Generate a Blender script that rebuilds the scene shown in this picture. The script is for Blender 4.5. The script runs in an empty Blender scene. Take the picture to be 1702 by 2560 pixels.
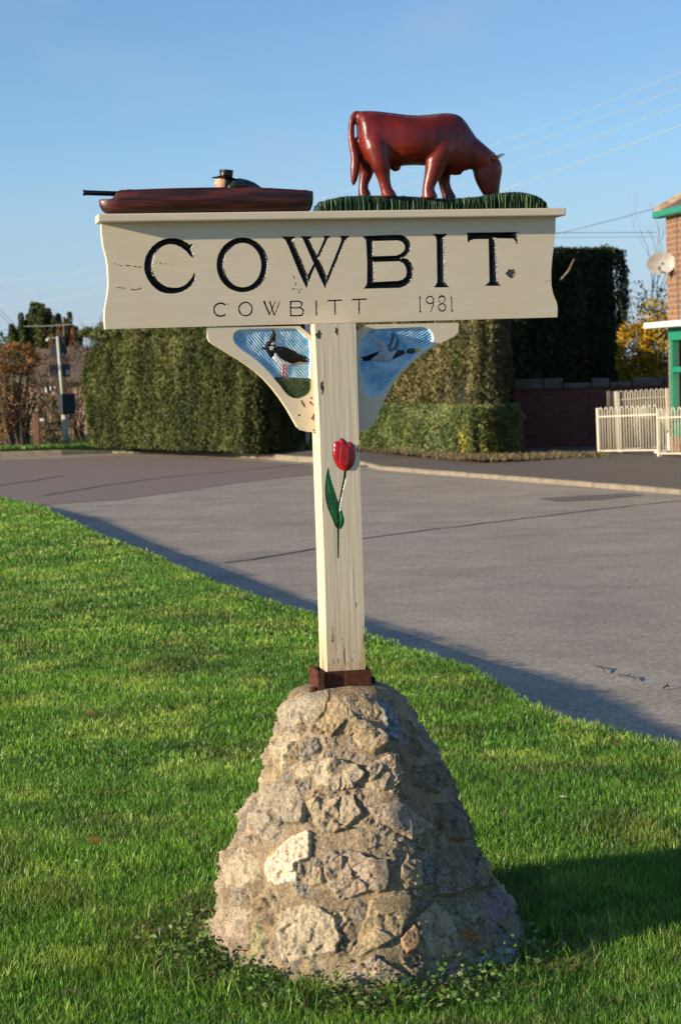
import bpy, bmesh, math, random
import numpy as np
from mathutils import Vector, Matrix, Euler
R = math.radians
rng = np.random.default_rng(7)
random.seed(7)
S = bpy.context.scene
COL = bpy.context.scene.collection

# ------------------------------------------------------------------ camera
F = 5228.0                       # focal length in photo pixels (photo 1702 x 2560)
CAMZ = 1.6
PITCH, ROLL = R(3.83), 0.029
CR = Matrix.Rotation(R(90) - PITCH, 3, 'X') @ Matrix.Rotation(-ROLL, 3, 'Z')
cam_d = bpy.data.cameras.new('camera'); cam = bpy.data.objects.new('camera', cam_d)
COL.objects.link(cam); S.camera = cam
cam.matrix_world = Matrix.Translation((0, 0, CAMZ)) @ CR.to_4x4()
cam_d.sensor_fit = 'VERTICAL'; cam_d.sensor_height = 24; cam_d.sensor_width = 16
cam_d.lens = F / 2560 * 24
cam_d.clip_start = 0.1; cam_d.clip_end = 3000
cam_d.dof.use_dof = True; cam_d.dof.focus_distance = 5.95; cam_d.dof.aperture_fstop = 7.5

# ------------------------------------------------------------------ world, sun, exposure
SUN_EL, SUN_AZ = R(13.5), R(67)          # azimuth measured from -Y towards -X
sun_dir = Vector((-math.sin(SUN_AZ) * math.cos(SUN_EL), -math.cos(SUN_AZ) * math.cos(SUN_EL), math.sin(SUN_EL)))
W = bpy.data.worlds.new('World'); S.world = W; W.use_nodes = True
wn = W.node_tree; wn.nodes.clear()
wo = wn.nodes.new('ShaderNodeOutputWorld'); bg = wn.nodes.new('ShaderNodeBackground')
sky = wn.nodes.new('ShaderNodeTexSky'); sky.sky_type = 'NISHITA'; sky.sun_disc = False
sky.sun_elevation = SUN_EL
sky.sun_rotation = math.atan2(sun_dir.x, sun_dir.y)
sky.altitude = 0; sky.air_density = 0.8; sky.dust_density = 0.2; sky.ozone_density = 3.5
# faint low haze cloud, part of the sky itself
tc = wn.nodes.new('ShaderNodeTexCoord'); mp = wn.nodes.new('ShaderNodeMapping')
mp.inputs['Scale'].default_value = (7, 7, 16)
nz = wn.nodes.new('ShaderNodeTexNoise'); nz.inputs['Scale'].default_value = 1.6; nz.inputs['Detail'].default_value = 5
rp = wn.nodes.new('ShaderNodeValToRGB'); rp.color_ramp.elements[0].position = 0.50; rp.color_ramp.elements[1].position = 0.78
mx = wn.nodes.new('ShaderNodeMix'); mx.data_type = 'RGBA'
SKY_STR = 0.118
mul = wn.nodes.new('ShaderNodeMath'); mul.operation = 'MULTIPLY'; mul.inputs[1].default_value = 0.45
wn.links.new(tc.outputs['Generated'], mp.inputs['Vector']); wn.links.new(mp.outputs[0], nz.inputs['Vector'])
wn.links.new(nz.outputs['Fac'], rp.inputs[0]); wn.links.new(rp.outputs[0], mul.inputs[0])
sz = wn.nodes.new('ShaderNodeSeparateXYZ'); wn.links.new(tc.outputs['Generated'], sz.inputs[0])
lowr = wn.nodes.new('ShaderNodeMapRange'); lowr.inputs['From Min'].default_value = 0.0; lowr.inputs['From Max'].default_value = 0.11
lowr.inputs['To Min'].default_value = 0.85; lowr.inputs['To Max'].default_value = 0.0; wn.links.new(sz.outputs[2], lowr.inputs[0])
mxx = wn.nodes.new('ShaderNodeMath'); mxx.operation = 'MAXIMUM'; wn.links.new(mul.outputs[0], mxx.inputs[0]); wn.links.new(lowr.outputs[0], mxx.inputs[1])
wn.links.new(mxx.outputs[0], mx.inputs['Factor'])
wn.links.new(sky.outputs[0], mx.inputs['A']); mx.inputs['B'].default_value = (2.4, 3.0, 4.2, 1)
wn.links.new(mx.outputs['Result'], bg.inputs['Color']); bg.inputs['Strength'].default_value = SKY_STR
wn.links.new(bg.outputs[0], wo.inputs['Surface'])
sl = bpy.data.lights.new('sun', 'SUN'); sl.energy = 5.0; sl.angle = R(0.53); sl.color = (1.0, 0.85, 0.64)
so = bpy.data.objects.new('sun', sl); COL.objects.link(so)
so.rotation_euler = sun_dir.to_track_quat('Z', 'Y').to_euler(); so.location = (-20, -10, 20)
S.view_settings.view_transform = 'Standard'; S.view_settings.look = 'None'
S.view_settings.exposure = 0.54; S.view_settings.gamma = 1; S.view_settings.use_curve_mapping = False

# ------------------------------------------------------------------ pixel <-> place helpers
CRn = np.array(CR)
def ray(px, py):
    return CR @ Vector(((px - 851) / F, -(py - 1280) / F, -1))
def ground(px, py, z=0.0):
    d = ray(px, py); t = (z - CAMZ) / d.z
    return Vector((d.x * t, d.y * t, z))
def at(px, py, Y):
    d = ray(px, py); t = Y / d.y
    return Vector((d.x * t, Y, CAMZ + d.z * t))
def project(P):                       # (n,3) -> photo pixels
    c = (np.asarray(P) - np.array([0, 0, CAMZ])) @ CRn
    return np.stack([851 + F * c[:, 0] / -c[:, 2], 1280 - F * c[:, 1] / -c[:, 2]], 1)

# ------------------------------------------------------------------ noise
def _hash(i, j, k, seed):
    h = (i * 374761393 + j * 668265263 + k * 2147483647 + seed * 974711) & 0xffffffff
    h = ((h ^ (h >> 13)) * 1274126177) & 0xffffffff
    h = h ^ (h >> 16)
    return (h & 0xffff) / 65535.0
def vnoise(P, scale=1.0, seed=0):
    P = np.asarray(P, float) * scale
    I = np.floor(P).astype(np.int64); f = P - I; f = f * f * (3 - 2 * f)
    r = 0
    for a in (0, 1):
        for b in (0, 1):
            for c in (0, 1):
                w = (f[:, 0] if a else 1 - f[:, 0]) * (f[:, 1] if b else 1 - f[:, 1]) * (f[:, 2] if c else 1 - f[:, 2])
                r = r + w * _hash(I[:, 0] + a, I[:, 1] + b, I[:, 2] + c, seed)
    return r
def fbm(P, scale=1.0, octv=4, seed=0):
    r = 0; a = 0.5; t = 0
    for o in range(octv):
        r = r + a * vnoise(P, scale * 2 ** o, seed + o * 17); t += a; a *= 0.55
    return r / t

# ------------------------------------------------------------------ objects
def prop(o, label=None, cat=None, group=None, kind=None):
    if label: o['label'] = label
    if cat: o['category'] = cat
    if group: o['group'] = group
    if kind: o['kind'] = kind
    return o
def empty(name, loc, rz=0, label=None, cat=None, group=None):
    o = bpy.data.objects.new(name, None); COL.objects.link(o); o.location = loc; o.rotation_euler = (0, 0, rz)
    o.empty_display_size = 0.1
    return prop(o, label, cat, group)
def link(name, me, mat, parent=None):
    o = bpy.data.objects.new(name, me); COL.objects.link(o)
    for m in (mat if isinstance(mat, (list, tuple)) else [mat]):
        if m is not None: me.materials.append(m)
    if parent is not None: o.parent = parent
    return o
def mesh(name, V, Fc, mat, parent=None, smooth=False, mi=None, cols=None):
    me = bpy.data.meshes.new(name)
    if isinstance(Fc, np.ndarray):
        V = np.asarray(V, np.float32); n = len(Fc); k = Fc.shape[1]
        me.vertices.add(len(V)); me.vertices.foreach_set('co', V.ravel())
        me.loops.add(n * k); me.loops.foreach_set('vertex_index', Fc.astype(np.int32).ravel())
        me.polygons.add(n)
        me.polygons.foreach_set('loop_start', np.arange(0, n * k, k, dtype=np.int32))
        me.update(calc_edges=True)
    else:
        me.from_pydata([tuple(v) for v in V], [], [tuple(f) for f in Fc]); me.update()
    if smooth: me.polygons.foreach_set('use_smooth', np.ones(len(me.polygons), bool))
    if mi is not None: me.polygons.foreach_set('material_index', np.asarray(mi, np.int32))
    if cols is not None:
        ca = me.color_attributes.new('Col', 'FLOAT_COLOR', 'POINT')
        c = np.ones((len(me.vertices), 4), np.float32); c[:, :3] = cols; ca.data.foreach_set('color', c.ravel())
    return link(name, me, mat, parent)
class MB:
    def __init__(s): s.v = []; s.f = []; s.m = []
    def add(s, V, Fc, m=0):
        b = len(s.v); s.v += [tuple(v) for v in V]
        for f in Fc: s.f.append([i + b for i in f]); s.m.append(m)
    def box(s, x0, x1, y0, y1, z0, z1, m=0, M=None):
        V = [Vector((x, y, z)) for z in (z0, z1) for y in (y0, y1) for x in (x0, x1)]
        if M is not None: V = [M @ v for v in V]
        s.add(V, [(0, 2, 3, 1), (4, 5, 7, 6), (0, 1, 5, 4), (2, 6, 7, 3), (0, 4, 6, 2), (1, 3, 7, 5)], m)
    def tube(s, P, rad, n=8, m=0, flat=1.0, cap=True):
        P = [Vector(p) for p in P]
        if not isinstance(rad, (list, tuple)): rad = [rad] * len(P)
        V = []; up0 = None
        for i, p in enumerate(P):
            t = (P[min(i + 1, len(P) - 1)] - P[max(i - 1, 0)]).normalized()
            ref = Vector((0, 1, 0)) if abs(t.y) < 0.9 else Vector((1, 0, 0))
            a = t.cross(ref).normalized(); b = a.cross(t).normalized()
            for k in range(n):
                an = 2 * math.pi * k / n
                V.append(p + a * math.cos(an) * rad[i] + b * math.sin(an) * rad[i] * flat)
        Fc = []
        for i in range(len(P) - 1):
            for k in range(n):
                Fc.append((i * n + k, i * n + (k + 1) % n, (i + 1) * n + (k + 1) % n, (i + 1) * n + k))
        if cap: Fc.append(tuple(range(n))[::-1]); Fc.append(tuple((len(P) - 1) * n + k for k in range(n)))
        s.add(V, Fc, m)
    def lathe(s, c, prof, n=20, m=0, axis='Z', sx=1, sy=1):
        V = []; Fc = []
        for (r, h) in prof:
            for k in range(n):
                a = 2 * math.pi * k / n; x, y = r * math.cos(a) * sx, r * math.sin(a) * sy
                V.append((c[0] + x, c[1] + y, c[2] + h) if axis == 'Z' else (c[0] + x, c[1] + h, c[2] + y))
        for i in range(len(prof) - 1):
            for k in range(n): Fc.append((i * n + k, i * n + (k + 1) % n, (i + 1) * n + (k + 1) % n, (i + 1) * n + k))
        Fc.append(tuple(range(n))[::-1]); Fc.append(tuple((len(prof) - 1) * n + k for k in range(n)))
        s.add(V, Fc, m)
    def prism(s, loop, y0, y1, m=0):            # loop in (x,z)
        n = len(loop); V = [(p[0], y0, p[1]) for p in loop] + [(p[0], y1, p[1]) for p in loop]
        Fc = [tuple(range(n)), tuple(range(2 * n - 1, n - 1, -1))] + [(i, i + n, (i + 1) % n + n, (i + 1) % n) for i in range(n)]
        s.add(V, Fc, m)
    def build(s, name, mat, parent=None, smooth=False, bevel=0, remesh=0, smo=0):
        o = mesh(name, s.v, s.f, mat, parent, smooth, s.m)
        bm = bmesh.new(); bm.from_mesh(o.data); bmesh.ops.recalc_face_normals(bm, faces=bm.faces); bm.to_mesh(o.data); bm.free()
        if bevel:
            b = o.modifiers.new('bevel', 'BEVEL'); b.width = bevel; b.segments = 2; b.limit_method = 'ANGLE'
        if remesh:
            r = o.modifiers.new('remesh', 'REMESH'); r.mode = 'VOXEL'; r.voxel_size = remesh; r.use_smooth_shade = True
        if smo:
            r = o.modifiers.new('smooth', 'SMOOTH'); r.iterations = smo; r.factor = 0.6
        return o

# ------------------------------------------------------------------ materials
def nmat(name):
    m = bpy.data.materials.new(name); m.use_nodes = True; nt = m.node_tree
    return m, nt, nt.nodes['Principled BSDF']
def N(nt, t, **kw):
    n = nt.nodes.new(t)
    for k, v in kw.items():
        if k in n.inputs: n.inputs[k].default_value = v
        else: setattr(n, k, v)
    return n
def coords(nt, scale=(1, 1, 1), kind='Object'):
    t = N(nt, 'ShaderNodeTexCoord'); m = N(nt, 'ShaderNodeMapping'); m.inputs['Scale'].default_value = scale
    nt.links.new(t.outputs[kind], m.inputs['Vector']); return m.outputs[0]
def noise(nt, vec, scale, detail=5, rough=0.55):
    n = N(nt, 'ShaderNodeTexNoise'); n.inputs['Scale'].default_value = scale; n.inputs['Detail'].default_value = detail
    n.inputs['Roughness'].default_value = rough; nt.links.new(vec, n.inputs['Vector']); return n.outputs['Fac']
def ramp(nt, fac, stops):
    r = N(nt, 'ShaderNodeValToRGB'); e = r.color_ramp.elements
    while len(e) < len(stops): e.new(0.5)
    for el, (p, c) in zip(e, stops):
        el.position = p; el.color = tuple(c) + (1,) if hasattr(c, '__len__') else (c, c, c, 1)
    nt.links.new(fac, r.inputs[0]); return r.outputs[0]
def mix(nt, fac, a, b, blend='MIX'):
    m = N(nt, 'ShaderNodeMix'); m.data_type = 'RGBA'; m.blend_type = blend
    for key, v in (('Factor', fac), ('A', a), ('B', b)):
        if hasattr(v, 'is_linked'): nt.links.new(v, m.inputs[key])
        elif key == 'Factor': m.inputs[key].default_value = v
        else: m.inputs[key].default_value = tuple(v) + (1,) if hasattr(v, '__len__') else (v, v, v, 1)
    return m.outputs['Result']
def mth(nt, op, a, b=0.0):
    m = N(nt, 'ShaderNodeMath'); m.operation = op
    for i, v in enumerate((a, b)):
        if hasattr(v, 'is_linked'): nt.links.new(v, m.inputs[i])
        else: m.inputs[i].default_value = v
    return m.outputs[0]
def bump(nt, b, h, strength=0.5, dist=0.005):
    n = N(nt, 'ShaderNodeBump'); n.inputs['Strength'].default_value = strength; n.inputs['Distance'].default_value = dist
    nt.links.new(h, n.inputs['Height'])
    nt.links.new(n.outputs[0], b.inputs['Normal'])
def attr(nt, name='Col'):
    a = N(nt, 'ShaderNodeAttribute'); a.attribute_name = name; return a.outputs['Color']
def simple(name, col, rough=0.6, var=0.25, scale=8, bmp=0.0, spec=0.5, metal=0, bs=None):
    m, nt, b = nmat(name); v = coords(nt)
    n = noise(nt, v, scale)
    c = ramp(nt, n, [(0.3, [x * (1 - var) for x in col]), (0.7, [min(1, x * (1 + var)) for x in col])])
    nt.links.new(c, b.inputs['Base Color']); b.inputs['Roughness'].default_value = rough
    b.inputs['Specular IOR Level'].default_value = spec; b.inputs['Metallic'].default_value = metal
    if bmp: bump(nt, b, noise(nt, v, bs or scale * 6), bmp, 0.004)
    return m

def paint_mat(name, grain, post=False):
    m, nt, b = nmat(name); v = coords(nt, grain)
    cream = (0.74, 0.625, 0.445)
    g = noise(nt, v, 30, 6, 0.6)
    c = ramp(nt, g, [(0.3, (0.70, 0.585, 0.41)), (0.55, cream), (0.75, (0.77, 0.665, 0.49))])
    vo = coords(nt)
    big = noise(nt, vo, 5, 3)
    c = mix(nt, ramp(nt, big, [(0.50, 0.0), (0.78, 0.4)]), c, (0.74, 0.57, 0.32))
    fine = noise(nt, v, 90, 3, 0.7)
    sep = N(nt, 'ShaderNodeSeparateXYZ'); nt.links.new(vo, sep.inputs[0])
    h = mth(nt, 'ADD', mth(nt, 'MULTIPLY', g, 0.6), mth(nt, 'MULTIPLY', fine, 0.4))
    if post:
        # paint flaking and weather cracks, thickest near the foot of the post
        low = mth(nt, 'SUBTRACT', 1.0, mth(nt, 'MULTIPLY', mth(nt, 'SUBTRACT', sep.outputs[2], 0.74), 5.0))
        low = mth(nt, 'MAXIMUM', low, 0.0)
        v2 = coords(nt, (55, 55, 5)); fl = noise(nt, v2, 1.0, 7, 0.65)
        thr = mth(nt, 'ADD', fl, mth(nt, 'MULTIPLY', low, 0.14))
        pe = ramp(nt, thr, [(0.672, 0.0), (0.70, 1.0)])
        c = mix(nt, mth(nt, 'MULTIPLY', low, ramp(nt, noise(nt, coords(nt, (60, 60, 9)), 1, 4), [(0.35, 0.0), (0.7, 0.9)])), c, (0.55, 0.27, 0.07))
        c = mix(nt, pe, c, (0.13, 0.085, 0.05))
        h = mth(nt, 'SUBTRACT', h, mth(nt, 'MULTIPLY', pe, 0.8))
    nt.links.new(c, b.inputs['Base Color']); b.inputs['Roughness'].default_value = 0.48
    bump(nt, b, h, 0.16, 0.0012)
    return m
M = {}
M['paint_h'] = paint_mat('cream_paint_board', (0.35, 1, 3.0))
M['paint_v'] = paint_mat('cream_paint_post', (3.0, 3.0, 0.3), True)
M['paint_b'] = paint_mat('cream_paint_bracket', (1, 1, 1.0))
M['wood_bare'] = simple('bare_weathered_wood', (0.24, 0.185, 0.125), 0.85, 0.4, 60, 0.4)
def gloss(name, col, rough=0.22, var=0.3, bmp=0.3, scale=25):
    m = simple(name, col, rough, var, scale, bmp, 0.6, bs=scale * 5); return m
M['black'] = gloss('black_gloss', (0.003, 0.003, 0.003), 0.26, 0.3, 0.5, 40)
M['matblack'] = simple('matt_black', (0.006, 0.006, 0.007), 0.55, 0.3, 60, 0.3, 0.2)
M['blue'] = None
m, nt, b = nmat('carved_blue_paint'); v = coords(nt)
hsh = attr(nt)
nt.links.new(hsh, b.inputs['Base Color']); b.inputs['Roughness'].default_value = 0.4
bump(nt, b, noise(nt, v, 300), 0.2, 0.001); M['blue'] = m
M['red'] = gloss('tulip_red', (0.42, 0.010, 0.012), 0.18)
M['leafgreen'] = gloss('tulip_green', (0.008, 0.14, 0.03), 0.22, 0.5)
M['stemgreen'] = gloss('stem_green', (0.006, 0.06, 0.02), 0.25, 0.4)
M['white'] = gloss('painted_white', (0.62, 0.62, 0.6), 0.4, 0.1)
M['grey'] = gloss('painted_grey', (0.42, 0.46, 0.50), 0.4, 0.3)
M['bluegrey'] = gloss('painted_blue_grey', (0.06, 0.16, 0.25), 0.4, 0.4)
M['orange'] = gloss('painted_orange', (0.75, 0.17, 0.03), 0.4, 0.1)
M['yellow'] = gloss('painted_yellow', (0.75, 0.48, 0.03), 0.4, 0.1)
M['pinkleg'] = gloss('painted_pink', (0.50, 0.16, 0.13), 0.4, 0.3)
M['darkgreen'] = gloss('painted_dark_green', (0.006, 0.07, 0.03), 0.3, 0.5)
M['turf'] = gloss('painted_turf', (0.03, 0.065, 0.012), 0.5, 0.8, 0.8, 120)
M['brownred'] = gloss('breast_brown', (0.03, 0.012, 0.010), 0.35)
def cow_mat():
    m, nt, b = nmat('red_brown_gloss'); v = coords(nt)
    n = noise(nt, v, 9, 4)
    c = ramp(nt, n, [(0.3, (0.07, 0.006, 0.004)), (0.55, (0.16, 0.012, 0.005)), (0.75, (0.26, 0.028, 0.008))])
    nt.links.new(c, b.inputs['Base Color']); b.inputs['Roughness'].default_value = 0.36
    b.inputs['Coat Weight'].default_value = 0.12; b.inputs['Coat Roughness'].default_value = 0.2
    wv = noise(nt, coords(nt, (1, 1, 2.2)), 42, 4, 0.7)
    geo = N(nt, 'ShaderNodeNewGeometry'); sg = N(nt, 'ShaderNodeSeparateXYZ'); nt.links.new(geo.outputs['Normal'], sg.inputs[0])
    chip = mth(nt, 'MULTIPLY', ramp(nt, sg.outputs[2], [(0.75, 0.0), (0.95, 0.8)]), ramp(nt, noise(nt, v, 140, 4, 0.7), [(0.52, 0.0), (0.58, 1.0)]))
    c = mix(nt, chip, c, (0.30, 0.26, 0.22)); c = mix(nt, ramp(nt, wv, [(0.30, 0.55), (0.45, 0.0)]), c, (0.03, 0.006, 0.005))
    nt.links.new(c, b.inputs['Base Color'])
    bump(nt, b, wv, 0.45, 0.0035); return m
M['cow'] = cow_mat()
def hull_mat():
    m, nt, b = nmat('hull_red_brown'); v = coords(nt, (1, 4, 14))
    n = noise(nt, v, 6, 5)
    c = ramp(nt, n, [(0.34, (0.010, 0.004, 0.004)), (0.5, (0.055, 0.010, 0.007)), (0.70, (0.16, 0.030, 0.014))])
    nt.links.new(c, b.inputs['Base Color']); b.inputs['Roughness'].default_value = 0.38
    bump(nt, b, n, 0.3, 0.003); return m
M['hull'] = hull_mat()
M['deck'] = simple('dark_deck', (0.015, 0.012, 0.010), 0.7, 0.4, 60, 0.6)
M['coat'] = gloss('dark_green_coat', (0.02, 0.028, 0.02), 0.3)
M['skin'] = simple('painted_skin', (0.62, 0.33, 0.22), 0.4, 0.15, 60)
M['ear'] = gloss('ear_red', (0.35, 0.06, 0.025), 0.25)
M['rust'] = simple('rust', (0.095, 0.033, 0.017), 0.85, 0.5, 60, 0.8, 0.2)
M['rustdark'] = simple('rust_dark', (0.045, 0.02, 0.014), 0.85, 0.5, 60, 0.8, 0.2)
def vcol_mat(name, rough=0.6, trans=0.0, bmp=0, bscale=100, spec=0.3):
    m, nt, b = nmat(name); c = attr(nt)
    nt.links.new(c, b.inputs['Base Color']); b.inputs['Roughness'].default_value = rough
    b.inputs['Specular IOR Level'].default_value = spec
    if bmp: bump(nt, b, noise(nt, coords(nt), bscale, 6, 0.7), bmp, 0.004)
    if trans:
        t = N(nt, 'ShaderNodeBsdfTranslucent'); nt.links.new(c, t.inputs['Color'])
        ms = N(nt, 'ShaderNodeMixShader'); ms.inputs[0].default_value = trans
        nt.links.new(b.outputs[0], ms.inputs[1]); nt.links.new(t.outputs[0], ms.inputs[2])
        nt.links.new(ms.outputs[0], nt.nodes['Material Output'].inputs['Surface'])
    return m
M['grass'] = vcol_mat('grass_blades', 0.42, 0.35, spec=0.45)
M['leaf'] = vcol_mat('leaf_faces', 0.6, 0.18, spec=0.25)
M['tuft'] = vcol_mat('carved_grass', 0.3, 0, spec=0.6)
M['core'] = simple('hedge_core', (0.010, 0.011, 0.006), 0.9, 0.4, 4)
M['bark'] = simple('bark', (0.10, 0.075, 0.05), 0.9, 0.4, 12, 0.5)
M['barkpale'] = simple('pale_bark', (0.26, 0.20, 0.15), 0.9, 0.3, 12)

def asphalt():
    m, nt, b = nmat('asphalt'); v = coords(nt)
    g = noise(nt, v, 130, 3, 0.8); big = noise(nt, v, 0.35, 4); mid = noise(nt, v, 2.5, 5, 0.6)
    c = ramp(nt, g, [(0.30, (0.19, 0.157, 0.12)), (0.5, (0.42, 0.35, 0.265)), (0.68, (0.68, 0.58, 0.45))])
    c = mix(nt, ramp(nt, big, [(0.35, 0.0), (0.7, 0.35)]), c, (0.40, 0.335, 0.28))
    c = mix(nt, ramp(nt, mid, [(0.42, 0.30), (0.60, 0.0)]), c, (0.25, 0.21, 0.175))
    g2 = noise(nt, v, 28, 5, 0.75); c = mix(nt, 1.0, c, ramp(nt, g2, [(0.33, 0.60), (0.5, 1.0), (0.66, 1.42)]), 'MULTIPLY')
    st2 = noise(nt, coords(nt, (1.0, 1.2, 1)), 0.8, 6, 0.65); c = mix(nt, 1.0, c, ramp(nt, st2, [(0.35, 0.88), (0.65, 1.12)]), 'MULTIPLY')
    nt.links.new(c, b.inputs['Base Color']); b.inputs['Roughness'].default_value = 0.85
    b.inputs['Specular IOR Level'].default_value = 0.25
    bump(nt, b, g, 0.5, 0.006); return m
M['asphalt'] = asphalt()
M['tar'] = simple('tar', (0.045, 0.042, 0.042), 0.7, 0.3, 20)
M['patch'] = simple('asphalt_patch', (0.20, 0.165, 0.14), 0.9, 0.3, 110, 0.6, 0.2)
M['junction'] = simple('old_asphalt', (0.27, 0.21, 0.175), 0.9, 0.35, 110, 0.6, 0.2)
M['pave'] = simple('pavement_asphalt', (0.155, 0.128, 0.108), 0.9, 0.25, 60, 0.5, 0.2)
M['kerb'] = simple('kerb_concrete', (0.24, 0.20, 0.14), 0.85, 0.25, 6, 0.4)
M['soil'] = simple('soil', (0.065, 0.042, 0.024), 0.95, 0.5, 40, 1.0, 0.1)
M['lawn'] = simple('lawn_base', (0.075, 0.125, 0.024), 0.95, 0.5, 6, 0.6, 0.1)
M['dryground'] = simple('dry_ground', (0.16, 0.105, 0.06), 0.95, 0.4, 5, 0.5, 0.1)
M['steelpaint'] = simple('cream_metal_paint', (0.60, 0.54, 0.42), 0.45, 0.08, 10)
M['whitepaint'] = simple('white_paint', (0.78, 0.76, 0.70), 0.45, 0.05, 10)
M['greenpaint'] = simple('green_paint', (0.018, 0.22, 0.13), 0.4, 0.12, 3)
M['signback'] = simple('dark_sign_back', (0.022, 0.03, 0.045), 0.55, 0.15, 10)
M['lamppost'] = simple('pale_column_paint', (0.42, 0.42, 0.34), 0.55, 0.12, 8)
M['glass'] = simple('window_glass', (0.03, 0.035, 0.04), 0.08, 0.1, 2)
M['curtain'] = simple('net_curtain', (0.62, 0.58, 0.50), 0.9, 0.1, 20)
M['greenblind'] = simple('green_blind', (0.07, 0.28, 0.03), 0.6, 0.1, 20)
M['dish'] = simple('dish_grey', (0.42, 0.39, 0.35), 0.5, 0.15, 12)
M['slate'] = simple('roof_tile', (0.115, 0.09, 0.078), 0.85, 0.35, 5, 0.5)
M['ridge'] = simple('ridge_tile', (0.34, 0.24, 0.15), 0.85, 0.35, 8, 0.5)
M['cable'] = simple('cable', (0.42, 0.50, 0.42), 0.5, 0.1, 3)
M['cabledark'] = simple('dark_cable', (0.10, 0.12, 0.15), 0.6, 0.1, 3)
M['timber'] = simple('brown_timber', (0.17, 0.085, 0.05), 0.8, 0.3, 12, 0.3)
M['coping'] = simple('coping_stone', (0.15, 0.125, 0.10), 0.9, 0.35, 6, 0.6)
M['cottageroof'] = simple('cottage_roof', (0.15, 0.10, 0.068), 0.9, 0.35, 3, 0.5)
M['drain'] = simple('drain_iron', (0.10, 0.11, 0.13), 0.6, 0.2, 10)
def brick_mat(name, c1, c2, mortar, bw=0.22, rh=0.073, msize=0.012, rotx=True):
    m, nt, b = nmat(name); v = coords(nt)
    sep = N(nt, 'ShaderNodeSeparateXYZ'); nt.links.new(v, sep.inputs[0])
    cmb = N(nt, 'ShaderNodeCombineXYZ'); nt.links.new(sep.outputs[0], cmb.inputs[0]); nt.links.new(sep.outputs[2], cmb.inputs[1])
    br = N(nt, 'ShaderNodeTexBrick'); nt.links.new(cmb.outputs[0], br.inputs['Vector'])
    br.inputs['Scale'].default_value = 1; br.inputs['Brick Width'].default_value = bw; br.inputs['Row Height'].default_value = rh
    br.inputs['Mortar Size'].default_value = msize; br.inputs['Mortar Smooth'].default_value = 0.3
    br.inputs['Color1'].default_value = c1 + (1,); br.inputs['Color2'].default_value = c2 + (1,); br.inputs['Mortar'].default_value = mortar + (1,)
    c = mix(nt, ramp(nt, noise(nt, v, 7, 4), [(0.35, 0.0), (0.75, 0.55)]), br.outputs['Color'], mortar)
    nt.links.new(c, b.inputs['Base Color']); b.inputs['Roughness'].default_value = 0.9
    bump(nt, b, mth(nt, 'SUBTRACT', 1.0, br.outputs['Fac']), 0.5, 0.006); return m
M['housebrick'] = brick_mat('house_brick', (0.24, 0.092, 0.045), (0.15, 0.062, 0.034), (0.30, 0.21, 0.125), 0.22, 0.10, 0.014)
M['wallbrick'] = brick_mat('garden_wall_brick', (0.22, 0.055, 0.033), (0.11, 0.033, 0.025), (0.13, 0.085, 0.065), 0.22, 0.09, 0.010)
M['cottagebrick'] = brick_mat('cottage_brick', (0.36, 0.17, 0.10), (0.28, 0.12, 0.07), (0.4, 0.32, 0.25))

def stone_mat():
    m, nt, b = nmat('plinth_stone'); v = coords(nt); c = attr(nt)
    n1 = noise(nt, v, 28, 6, 0.7); n2 = noise(nt, v, 120, 4, 0.75); n3 = noise(nt, v, 9, 4)
    c = mix(nt, 1.0, c, ramp(nt, n1, [(0.3, 0.62), (0.5, 1.0), (0.72, 1.35)]), 'MULTIPLY')
    c = mix(nt, 1.0, c, ramp(nt, n2, [(0.34, 0.50), (0.5, 1.0), (0.66, 1.30)]), 'MULTIPLY')
    # pale grey lichen speckle
    vo = N(nt, 'ShaderNodeTexVoronoi'); vo.inputs['Scale'].default_value = 105; nt.links.new(v, vo.inputs['Vector'])
    sp = mth(nt, 'MULTIPLY', ramp(nt, vo.outputs['Distance'], [(0.24, 1.0), (0.34, 0.0)]), ramp(nt, noise(nt, v, 8, 5, 0.6), [(0.46, 0.0), (0.56, 0.8)]))
    c = mix(nt, sp, c, (0.40, 0.39, 0.36))
    # orange lichen spots
    vo2 = N(nt, 'ShaderNodeTexVoronoi'); vo2.inputs['Scale'].default_value = 13; nt.links.new(v, vo2.inputs['Vector'])
    wob = mth(nt, 'ADD', vo2.outputs['Distance'], mth(nt, 'MULTIPLY', n1, 0.25))
    sp2 = mth(nt, 'MULTIPLY', ramp(nt, wob, [(0.22, 1.0), (0.27, 0.0)]), ramp(nt, noise(nt, v, 3.3, 3), [(0.50, 0.0), (0.56, 1.0)]))
    c = mix(nt, mth(nt, 'MULTIPLY', sp2, 0.75), c, (0.38, 0.23, 0.05))
    nt.links.new(c, b.inputs['Base Color']); b.inputs['Roughness'].default_value = 0.93; b.inputs['Specular IOR Level'].default_value = 0.2
    h = mth(nt, 'ADD', mth(nt, 'MULTIPLY', n1, 0.6), mth(nt, 'MULTIPLY', n2, 0.5))
    bump(nt, b, h, 0.9, 0.010); return m
M['stone'] = stone_mat()

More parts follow.
